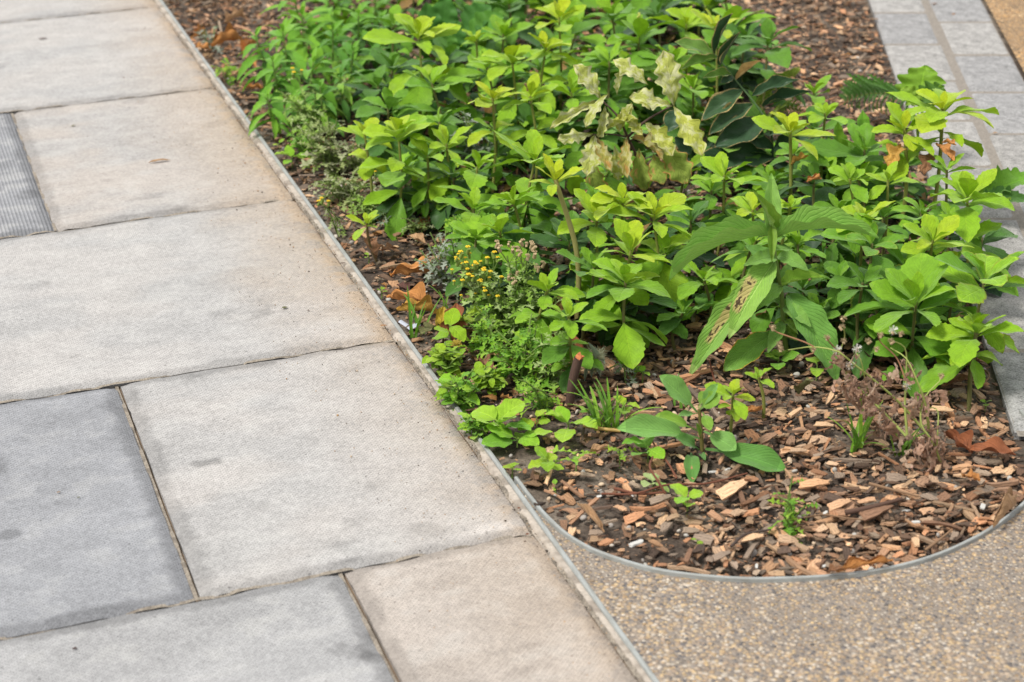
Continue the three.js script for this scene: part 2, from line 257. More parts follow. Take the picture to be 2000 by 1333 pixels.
{ const m = std({ map: pebCol, bumpMap: pebHei, bumpScale: 0.004, color: C3([1.35, 1.1, 0.78]), roughness: 0.9 });
  part(gravel, 'gravel_sheet', sheet([settPt(-3, 0.19), settPt(2.75, 0.19), V3(9, 0, -2.6), V3(9, 0, -9)], -0.004, 1 / 1.5), m); }

// ---------- metal edging ----------
const steel = new THREE.MeshStandardMaterial({ color: C3(L3(184, 189, 188, 0.66)), roughness: 0.7, metalness: 0.0, map: tex(512, 64, (u, v, o) => { const f = fbm(u * 40, v * 8, 4, 8, 2), g = fbm(u * 200, v * 40, 2, 40, 5); const l = 0.6 + 0.6 * f + 0.24 * (g - 0.5); o[0] = l; o[1] = l * lerp(0.95, 1, f); o[2] = l * lerp(0.88, 1, f); }), bumpMap: gritBump, bumpScale: 0.0004 });
function strip(pts, th, y0, y1) {
  const n = pts.length - 1, prof = [[-0.5, y0], [-0.5, y1 - 0.0012], [-0.32, y1], [0.32, y1], [0.5, y1 - 0.0012], [0.5, y0]]; let s = 0;
  const len = pts.map((p, i) => (s += i ? p.distanceTo(pts[i - 1]) : 0));
  const gs = []; for (let k = 0; k < 5; k++) gs.push(gridGeo(1, n, (u, v) => { const i = Math.round(v * n), p = pts[i], t = pts[Math.min(n, i + 1)].clone().sub(pts[Math.max(0, i - 1)]).normalize(), q = prof[k + u]; const w = th * q[0]; return [p.x - t.z * w, q[1], p.z + t.x * w, len[i] * 0.9, (k + u) * 0.17]; }));
  const end = (i) => { const p = pts[i], j = Math.min(n - 1, i), t = pts[j + 1].clone().sub(pts[j]).normalize(); return gridGeo(1, 1, (u, v) => [p.x - t.z * th * (u - 0.5), lerp(y0, y1 - 0.0004, v), p.z + t.x * th * (u - 0.5), u * 0.01, v * 0.1]); };
  return mergeGeometries([...gs, end(0), end(n)]);
}
{
  const st = []; for (let i = 0; i <= 160; i++) { const d = lerp(9, 0.6, i / 160); st.push(V3(0.9185 + 0.0018 * (vn(d * 2.2, 3, 256) - 0.5), 0, -d)); }
  const a = new THREE.Mesh(strip(st, 0.0085, -0.06, 0.0032), steel); a.name = 'metal_edging_strip'; a.castShadow = a.receiveShadow = true; scene.add(a); mark(a, 'straight grey metal edging strip between the paving slabs and the planting bed', 'edging');
  const b = new THREE.Mesh(strip(CP, 0.0062, -0.06, 0.0055), steel); b.name = numbered('curved_edging_strip'); b.castShadow = b.receiveShadow = true; scene.add(b); mark(b, 'curved grey metal edging strip rounding the mulched front of the bed', 'edging');
}

// ---------- the planting bed: soil and wood chip mulch ----------
function curveDepth(x) { for (let i = 60; i < CP.length - 1; i++) if (x >= CP[i].x && x < CP[i + 1].x) return -lerp(CP[i].z, CP[i + 1].z, (x - CP[i].x) / (CP[i + 1].x - CP[i].x)); let best = -9; for (let i = 5; i < 70; i++) if (x >= CP[i].x && x < CP[i + 1].x) best = -CP[i].z; return best > 0 ? best : (x < 0.93 ? 2.7 : 2.7); }
const acrossSett = (x, z) => (x - SO.x) * SV.x + (z - SO.z) * SV.z;
const inBed = (x, z, m = 0.006) => x > 0.921 + m && -z > curveDepth(x) + m && acrossSett(x, z) < -0.171 - m;
const soilY = (x, z) => -0.012 + 0.012 * (fbm(x * 5, z * 5, 3, 256, 31) - 0.5) + 0.006 * (fbm(x * 30, z * 30, 2, 256, 33) - 0.5) - 0.004;
const bed = struct('planting_bed');
{
  const map = tex(1024, 1024, (u, v, o) => { const f = fbm(u * 150, v * 150, 3, 150, 4), g = fbm(u * 10, v * 10, 4, 10, 6), h = vn(u * 220, v * 220, 220, 8); const a = L3(76, 64, 54, 0.8), b = L3(130, 118, 104, 0.75), w = smooth(0.4, 0.7, g) * 0.7; for (let c = 0; c < 3; c++) o[c] = lerp(a[c], b[c], w) * (0.5 + f) * (h > 0.93 ? 1.9 : 1); });
  const bump = tex(1024, 1024, (u, v, o) => { o[0] = o[1] = o[2] = 0.6 * fbm(u * 90, v * 90, 4, 90, 4) + 0.4 * vn(u * 200, v * 200, 200, 8); }, false);
  part(bed, 'soil', gridGeo(240, 420, (u, v) => { const x = lerp(0.9, 3.6, u), z = -lerp(2.2, 9, v), fine = 0.004 * (fbm(x * 90, z * 90, 2, 256, 35) - 0.5); return [x, soilY(x, z) + fine, z, x * 1.4, z * 1.4]; }), std({ map, bumpMap: bump, bumpScale: 0.006, roughness: 1 }));
}
const woodMap = tex(256, 128, (u, v, o) => { const f = fbm(u * 6, v * 48, 4, 6, 3), g = fbm(u * 40, v * 90, 2, 40, 5), c = smooth(0.62, 0.7, fbm(u * 3, v * 28, 2, 3, 9)); const l = 0.62 + 0.55 * f + 0.25 * (g - 0.5) - 0.35 * c; o[0] = l; o[1] = l * (0.94 + 0.08 * g); o[2] = l * (0.88 + 0.14 * g); });
const woodBump = tex(256, 128, (u, v, o) => { o[0] = o[1] = o[2] = fbm(u * 6, v * 48, 4, 6, 3) * 0.7 + 0.3 * fbm(u * 40, v * 90, 2, 40, 5); }, false);
const WOOD = [L3(194, 154, 120, 0.62), L3(174, 134, 104, 0.6), L3(150, 118, 94, 0.6), L3(208, 172, 136, 0.62), L3(180, 150, 122, 0.6), L3(130, 98, 76, 0.6), L3(112, 88, 70, 0.6), L3(198, 154, 116, 0.62), L3(164, 144, 124, 0.6), L3(92, 74, 62, 0.6), L3(184, 134, 98, 0.6), L3(142, 124, 108, 0.6)];
const chipMats = WOOD.map((c) => std({ map: woodMap, bumpMap: woodBump, bumpScale: 0.0016, color: C3(c).multiplyScalar(1.75), roughness: 0.92 }));
function chipGeo(w, th, rag, bow = 0, wedge = 0) {                    // a split of wood: length 1, ragged ends, slightly bowed
  const n = 5, ring = [[-1, -1], [0, -1], [1, -1], [1, 1], [0.1, 1], [-1, 1]], J = [], P = [], U = [];
  for (let j = 0; j <= n; j++) { const t = j / n, e = Math.abs(t - 0.5) * 2, tp = (1 - 0.14 * e ** 4 * rnd()) * (1 - wedge * t ** 2.5); J.push(ring.map(([a, b]) => V3((t - 0.5) + (j === 0 || j === n ? rr(-rag, rag) : rr(-0.02, 0.02)), b * th / 2 * tp * rr(0.7, 1.15) + bow * (0.25 - (t - 0.5) ** 2), a * w / 2 * tp * rr(0.85, 1.12)))); }
  const v = (p, s, t) => { P.push(p.x, p.y, p.z); U.push(t, s); }, off = rnd();
  for (let j = 0; j < n; j++) for (let i = 0; i < 6; i++) { const k = (i + 1) % 6, a = J[j][i], b = J[j][k], c = J[j + 1][k], d = J[j + 1][i], s0 = off + i * 0.16, s1 = off + (i + 1) * 0.16; v(a, s0, j / n); v(b, s1, j / n); v(c, s1, (j + 1) / n); v(a, s0, j / n); v(c, s1, (j + 1) / n); v(d, s0, (j + 1) / n); }
  for (const [j, f] of [[0, 1], [n, -1]]) { const m = J[j].reduce((s, p) => s.add(p), V3(0, 0, 0)).multiplyScalar(1 / 6).add(V3(-f * 0.02, 0, 0)); for (let i = 0; i < 6; i++) { const a = J[j][i], b = J[j][(i + 1) % 6]; v(m, 0.5, 0.1); f > 0 ? (v(b, 0.6, 0.12), v(a, 0.4, 0.12)) : (v(a, 0.4, 0.12), v(b, 0.6, 0.12)); } }
  const g = new THREE.BufferGeometry(); g.setAttribute('position', new THREE.Float32BufferAttribute(P, 3)); g.setAttribute('uv', new THREE.Float32BufferAttribute(U, 2)); g.computeVertexNormals(); return g;
}
const CHIPS = []; for (let i = 0; i < 14; i++) CHIPS.push(chipGeo(rr(0.34, 0.8), rr(0.08, 0.2), rr(0.04, 0.16), rr(-0.1, 0.18), i % 3 ? rr(0, 0.5) : rr(0.4, 0.9)));
const SPLIT = []; for (let i = 0; i < 5; i++) SPLIT.push(chipGeo(rr(0.08, 0.16), rr(0.06, 0.1), 0.05, rr(-0.25, 0.35)));
// where the mulch lies thickly (front and right) and where mostly bare soil shows (along the paving edge)
const mulchShare = (x, z) => clamp(0.2 + 0.45 * smooth(2.9, 3.3, -z) + 0.9 * smooth(0.06, 0.4, x - 0.92 - 0.1 * (fbm(x * 4, z * 4, 2, 256, 40) - 0.5)) + 0.5 * smooth(4.4, 5.6, -z));
function layChip(o, x, z, s, lift) { o.position.set(x, soilY(x, z) + lift, z); o.rotation.set(rr(-0.5, 0.5) * 0.8, rr(0, 6.3), rr(-0.28, 0.28)); o.scale.set(s, s * rr(0.7, 1.2), s * rr(0.7, 1.15)); }
{
  const o = new THREE.Object3D();
  const scatter = (name, geo, n, s0, s1, tint, lift, far = 7.4, all = 0.0) => {
    const im = new THREE.InstancedMesh(geo, std({ map: woodMap, bumpMap: woodBump, bumpScale: 0.0015, roughness: 0.93 }), n); im.name = name; im.userData.kind = 'stuff'; let k = 0;
    while (k < n) { const z = -lerp(2.22, far, rnd() ** 1.35), x = rr(0.92, 3.4); if (!inBed(x, z, s1 * 0.3) || rnd() > mulchShare(x, z) + all) continue;
      layChip(o, x, z, lerp(s0, s1, rnd() ** 1.8), rr(0.1, 1) * lift); o.updateMatrix(); im.setMatrixAt(k, o.matrix); im.setColorAt(k, C3(pick(tint)).multiplyScalar(rnd() < 0.22 ? rr(1.6, 2.5) : rr(0.6, 1.7))); k++; }
    im.castShadow = im.receiveShadow = true; bed.add(im);
  };
  for (let i = 0; i < 7; i++) scatter('wood_chips', CHIPS[i * 2], 3600, 0.006, 0.031, WOOD, 0.02);
  for (let i = 0; i < 3; i++) scatter('wood_splinters', SPLIT[i], 1500, 0.01, 0.075, WOOD, 0.02);
  for (let i = 0; i < 2; i++) scatter('wood_crumbs', CHIPS[i * 3 + 1], 13000, 0.004, 0.015, [...WOOD, ...WOOD.slice(5, 7), L3(66, 52, 42, 0.7)], 0.012, 7.2, 0.3);
  scatter('bark_dust', CHIPS[4], 6000, 0.002, 0.006, [L3(70, 56, 46, 0.7), L3(110, 88, 70, 0.7), L3(150, 128, 104, 0.7), L3(54, 44, 38, 0.7)], 0.008, 6, 0.5);
  // the larger chips, one by one
  const spots = []; let guard = 0;
  while (spots.length < 285 && guard++ < 60000) {
    const z = -lerp(2.24, 3.7, rnd() ** 1.5), x = rr(0.95, 2.15); if (!inBed(x, z, 0.02)) continue; if (rnd() > mulchShare(x, z) * smooth(3.9, 2.6, -z) + 0.02) continue;
    if (spots.some((q) => Math.hypot(q[0] - x, q[1] - z) < 0.022)) continue; spots.push([x, z]);
  }
  for (const [x, z] of spots) { const long = rnd() < 0.14, c = part(bed, 'wood_chip', long ? pick(SPLIT) : pick(CHIPS), pick(chipMats)); layChip(c, x, z, long ? rr(0.045, 0.08) : rr(0.014, 0.034), rr(0.012, 0.02)); }
  const named = [[1430, 955, 0.085, 0.35, 3], [1840, 800, 0.055, -0.55, 3], [1640, 985, 0.06, 0.15, 0], [1712, 998, 0.085, 0.18, 5], [1345, 1085, 0.05, 0.9, 5], [1410, 1085, 0.045, 0.2, 11], [1470, 1050, 0.05, -0.1, 3], [1590, 945, 0.07, -0.2, 7], [1555, 805, 0.05, 0.45, 3], [1560, 880, 0.04, -0.4, 4], [1610, 830, 0.045, -0.5, 3], [1290, 975, 0.055, 0.1, 11], [1500, 855, 0.055, 0.3, 2]];
  for (const [px, py, s, yaw, k] of named) { const p = hit(px, py, 0.012), c = part(bed, 'wood_chip', CHIPS[(px * 7) % 14], chipMats[k]); c.position.copy(p); c.rotation.set(0.15, yaw, 0.05); c.scale.set(s * 0.68, s * 0.7, s * 0.38); }
}
// small stones and white flecks in the soil
{
  const g = new THREE.IcosahedronGeometry(1, 1), o = new THREE.Object3D(), im = new THREE.InstancedMesh(g, std({ roughness: 0.8 }), 520); im.name = 'small_stones'; im.userData.kind = 'stuff'; let k = 0;
  while (k < 520) { const z = -lerp(2.24, 5.2, rnd() ** 1.4), x = rr(0.925, 2.2); if (!inBed(x, z)) continue; const s = rr(0.0015, 0.006); o.position.set(x, soilY(x, z) + rr(0.002, 0.016), z); o.rotation.set(rr(0, 6), rr(0, 6), rr(0, 6)); o.scale.set(s * rr(0.8, 1.5), s * 0.7, s); o.updateMatrix(); im.setMatrixAt(k, o.matrix); im.setColorAt(k, C3(pick([[0.36, 0.34, 0.3], [0.45, 0.4, 0.34], [0.3, 0.27, 0.24], [0.5, 0.38, 0.26], [0.2, 0.18, 0.16]]))); k++; }
  im.castShadow = im.receiveShadow = true; bed.add(im);
}

// ---------- leaves ----------
// one leaf of length 1 along +z, facing +y. prof(t): half width; bend: droop in radians; arch: bow between two fixed ends
function leafGeo({ prof, nu = 4, nv = 16, bend = 0, arch = null, fold = 0.25, wave = 0, waves = 3, curl = 0, twist = 0, rough = 0, tooth = 0, teeth = 5, from = 0.45, lob = null, ph = rr(0, 6) }) {
  const cl = []; let y = 0, z = 0;
  for (let j = 0; j <= nv; j++) { const t = j / nv; cl.push([y, z, 0]); const a = arch !== null ? lerp(arch / 2, -arch / 2, t + 0.5 / nv) : -bend * (t + 0.5 / nv); cl[j][2] = arch !== null ? lerp(arch / 2, -arch / 2, t) : -bend * t; y += Math.sin(a) / nv; z += Math.cos(a) / nv; }
  const k = arch !== null ? 1 / cl[nv][1] : 1;
  return gridGeo(nu, nv, (u, v) => {
    const j = Math.round(v * nv), [cy, cz, ca] = cl[j], s = u * 2 - 1, q = Math.abs(s); let hw = prof(v);
    if (tooth && v > from && v < 0.985) { const ft = (v * teeth * 2 + (s > 0 ? 0.3 : 0)) % 1; hw *= 1 + tooth * (ft - 0.6); }
    if (lob) hw *= lob(v, s);
    const f = fold + curl * q, x = s * hw * Math.cos(f), n = q * hw * Math.sin(f) + wave * hw * 2 * Math.sin(v * waves * 6.28 + (s > 0 ? ph : ph + 2.1)) * q * q + rough * (fbm(v * 6 + ph * 3, s * 3 + 9 + ph, 2, 256, 50) - 0.5);
    const tw = twist * v, xx = x * Math.cos(tw) - n * Math.sin(tw), nn = x * Math.sin(tw) + n * Math.cos(tw);
    return [xx * k, (cy + nn * Math.cos(ca)) * k, (cz - nn * Math.sin(ca)) * k, u, v];
  });
}
const obovate = (W) => (t) => W / 2 * Math.max(0.07 * (1 - t), Math.sin(Math.PI * t ** 1.42) ** 0.82 * (1 - 0.02 * t));
const lanceo = (W, p = 0.9) => (t) => W / 2 * Math.max(0.05 * (1 - t), Math.sin(Math.PI * (t * 0.97 + 0.02) ** p) ** 0.95);
const ovate = (W) => (t) => W / 2 * (t < 0.12 ? 0.06 + t * 2.2 : Math.sin(Math.PI * ((t - 0.05) / 0.95) ** 0.8) ** 0.8 + 0.02);
// leaf surfaces: a pale midrib and side veins on a slightly mottled blade; the tint comes from the material
function bladeTex(o) {
  const { n = 8, slant = 0.55, mid = 0.035, midCol = [1.35, 1.25, 1.5], vein = 0.22, mottle = 0.35, base = [1, 1, 1], rim = null, rimW = 0.12, rimAt = 0, blotch = null, mildew = 0, mine = 0, s = 1 } = o;
  return tex(128, 256, (u, v, c) => {
    const x = Math.abs(u - 0.5) * 2, f = fbm(u * 5 + s, v * 9, 4, 256, s), g = fbm(u * 40, v * 70, 2, 256, s + 2), ph = (v - slant * x * 0.35 - 0.06 * x * x) * n;
    const d = Math.abs(ph - Math.round(ph)), ve = smooth(0.13, 0.02, d) * vein * (1 - 0.4 * x), mi = smooth(mid * (1.25 - v), mid * 0.35, x);
    let l = 0.78 + mottle * (f - 0.5) + 0.14 * (g - 0.5) + 0.07 * smooth(0.1, 0.5, d);
    for (let k = 0; k < 3; k++) c[k] = lerp(l * (1 + ve * (k === 2 ? 1.4 : 1)), l * midCol[k], mi);
    for (let k = 0; k < 3; k++) c[k] *= base[k];
    const edge = Math.max(x, v * 2 - 1.02);
    if (mildew) { const w = smooth(0.42, 0.62, f + 0.25 * (g - 0.5)) * mildew; c[0] = lerp(c[0], 0.66, w); c[1] = lerp(c[1], 0.63, w); c[2] = lerp(c[2], 0.46, w); }
    if (blotch) { const w = smooth(0.52, 0.66, fbm(u * 4 + s * 7, v * 6, 3, 256, s + 5) + rimAt); for (let k = 0; k < 3; k++) c[k] = lerp(c[k], blotch[k], w); }
    if (rim) { const w = smooth(1 - rimW * (0.4 + 1.6 * f), 1 - rimW * 0.4 * f, edge + 0.1 * (g - 0.5)); for (let k = 0; k < 3; k++) c[k] = lerp(c[k], rim[k] * (0.7 + 0.6 * g), w); }
    if (mine) { const band = smooth(0.06, 0.12, (0.5 - u) * mine) * smooth(0.44, 0.36, (0.5 - u) * mine + 0.14 * (f - 0.5)) * smooth(0.28, 0.34, v) * smooth(0.74, 0.68, v + 0.1 * (f - 0.5)), dk = smooth(0.53, 0.62, fbm(u * 14, v * 26, 3, 256, 61)); const a = [0.62, 0.5, 0.2], b = [0.11, 0.075, 0.04]; for (let k = 0; k < 3; k++) c[k] = lerp(c[k], lerp(a[k], b[k], dk * (mine > 0 ? 1 : 0.35)), band); }
    c[0] *= 0.9; c[1] *= 0.9; c[2] *= 0.9;
  }, true, false);
}
const veinBump = (n, slant = 0.55) => tex(128, 256, (u, v, c) => { const x = Math.abs(u - 0.5) * 2, ph = (v - slant * x * 0.35 - 0.06 * x * x) * n, d = Math.abs(ph - Math.round(ph)); c[0] = c[1] = c[2] = 0.7 - 0.35 * smooth(0.2, 0.0, d) - 0.5 * smooth(0.09, 0.0, x) + 0.25 * (fbm(u * 30, v * 60, 2, 256, 3) - 0.5); }, false, false);
const vb6 = veinBump(6, 0.9), vb16 = veinBump(15, 0.8);
const leafMat = (map, c, o = {}) => new THREE.MeshPhysicalMaterial({ map, bumpMap: vb6, bumpScale: 0.0012, color: C3(c), roughness: 0.95, transmission: 0.4, thickness: 0, side: THREE.DoubleSide, clearcoat: 0.18, clearcoatRoughness: 0.42, specularIntensity: 0.4, ...o });
const PLAIN = bladeTex({ n: 6, slant: 0.9, vein: 0.16, mottle: 0.4, mid: 0.045, midCol: [1.25, 1.15, 1.6] });

// pachysandra tones from fresh lime to old dark green
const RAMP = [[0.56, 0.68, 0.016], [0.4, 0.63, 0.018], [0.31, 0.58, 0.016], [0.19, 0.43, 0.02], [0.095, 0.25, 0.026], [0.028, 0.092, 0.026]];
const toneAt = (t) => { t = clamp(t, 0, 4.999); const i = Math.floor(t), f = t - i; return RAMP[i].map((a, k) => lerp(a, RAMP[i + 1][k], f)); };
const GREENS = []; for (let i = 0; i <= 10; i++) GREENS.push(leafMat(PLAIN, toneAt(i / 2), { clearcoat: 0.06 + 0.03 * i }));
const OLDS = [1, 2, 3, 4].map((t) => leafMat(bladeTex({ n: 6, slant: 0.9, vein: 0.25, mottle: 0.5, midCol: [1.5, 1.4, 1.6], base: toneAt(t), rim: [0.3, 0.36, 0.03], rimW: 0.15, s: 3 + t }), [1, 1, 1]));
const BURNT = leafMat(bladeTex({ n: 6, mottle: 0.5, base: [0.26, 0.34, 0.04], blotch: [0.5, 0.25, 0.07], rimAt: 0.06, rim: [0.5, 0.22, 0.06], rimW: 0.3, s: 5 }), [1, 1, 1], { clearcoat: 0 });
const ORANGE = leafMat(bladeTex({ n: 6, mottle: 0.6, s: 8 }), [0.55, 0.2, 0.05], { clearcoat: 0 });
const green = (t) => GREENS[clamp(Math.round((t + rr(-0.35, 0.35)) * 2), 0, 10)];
const PACHY = []; for (let i = 0; i < 12; i++) PACHY.push(leafGeo({ prof: obovate(rr(0.44, 0.55)), nu: 4, nv: 22, bend: [0.15, 0.45, 0.8, 0.3, 1.0, 0.6][i % 6], fold: rr(0.12, 0.4), wave: rr(0.02, 0.07), waves: rr(1.2, 2.4), tooth: 0.22, teeth: rr(4, 5), from: 0.52, twist: rr(-0.3, 0.3), rough: 0.03 }));
const stemMats = [L3(165, 172, 75, 0.65), L3(146, 144, 78, 0.6), L3(140, 116, 66, 0.6), L3(150, 180, 85, 0.65), L3(186, 178, 104, 0.66)].map((c) => std({ color: C3(c), roughness: 0.7, bumpMap: gritBump, bumpScale: 0.001 }));
function placeLeaf(parent, name, geo, m, at, yaw, pitch, len, wide = 1, roll = 0) { const o = part(parent, name, geo, m); o.position.copy(at); o.rotation.set(-pitch, yaw, roll, 'YXZ'); o.scale.set(len * wide, len, len); return o; }
function whorl(g, c, R, n, tone, o = {}) {
  const { p0 = 1.25, p1 = 0.2, in0 = 0.4, y0 = rr(0, 6.3), tilt = rr(0.05, 0.4), name = 'leaf' } = o, tdir = rr(0, 6.3);
  for (let k = 0; k < n; k++) {
    const f = n > 1 ? k / (n - 1) : 1, len = R * (in0 + (1.02 - in0) * f ** 0.7) * rr(0.72, 1.15), yaw = y0 + k * 2.4 + rr(-0.4, 0.4), pit = lerp(p0, p1, f ** 0.75) + rr(-0.18, 0.18) + tilt * Math.cos(yaw - tdir);
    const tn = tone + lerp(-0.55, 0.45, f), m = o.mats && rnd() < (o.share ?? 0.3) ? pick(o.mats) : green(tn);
    placeLeaf(g, name, pick(PACHY), m, V3(c.x, c.y - 0.012 * f * R / 0.07, c.z), yaw, pit, len, rr(0.82, 1.12), rr(-0.35, 0.35));
  }
}
function pachy(px, py, r, tone, h, label, o = {}) {
  const top = hit(px, py, h), R = metres(top, r) * 1.2, lean = o.lean ?? [rr(-0.02, 0.02), rr(-0.02, 0.02)];
  const g = thing(o.name ?? 'pachysandra_shoot', label, 'pachysandra', V3(top.x - lean[0], -0.006, top.z - lean[1]), o.group ?? 'pachysandra shoots in the bed');
  const c = top.clone().sub(g.position), ms = V3(c.x * 0.35 + (o.bow ?? rr(-0.012, 0.012)), c.y * 0.5, c.z * 0.35);
  part(g, 'stem', tube([V3(0, -0.01, 0), ms, c], (o.thick ?? 0.0032) * 1.1, (o.thick ?? 0.0032) * 0.85, 10, 7), stemMats[o.stem ?? (tone < 2 ? 0 : 1)]);
  whorl(g, c, R, o.n ?? 12, tone, o);
  for (const [fh, fr, n, dt] of o.tiers ?? []) { const q = ms.clone().lerp(c, clamp(fh * 2 - 1)); if (fh < 0.5) q.copy(ms).multiplyScalar(fh * 2); whorl(g, q, R * fr, n, tone + dt, { ...o, p0: 0.3, p1: -0.35, in0: 0.75 }); }
  if (o.flower) { const fg = []; for (let k = 0; k < 16; k++) { const b = new THREE.IcosahedronGeometry(rr(0.0022, 0.0034), 1); b.translate(c.x + rr(-0.005, 0.005), c.y + R * 0.25 + k * 0.0017, c.z + rr(-0.005, 0.005)); fg.push(b); } part(g, 'flower_buds', mergeGeometries(fg), budMat); }
  return g;
}
const budMat = std({ color: C3(L3(190, 200, 90, 0.7)), roughness: 0.7 });

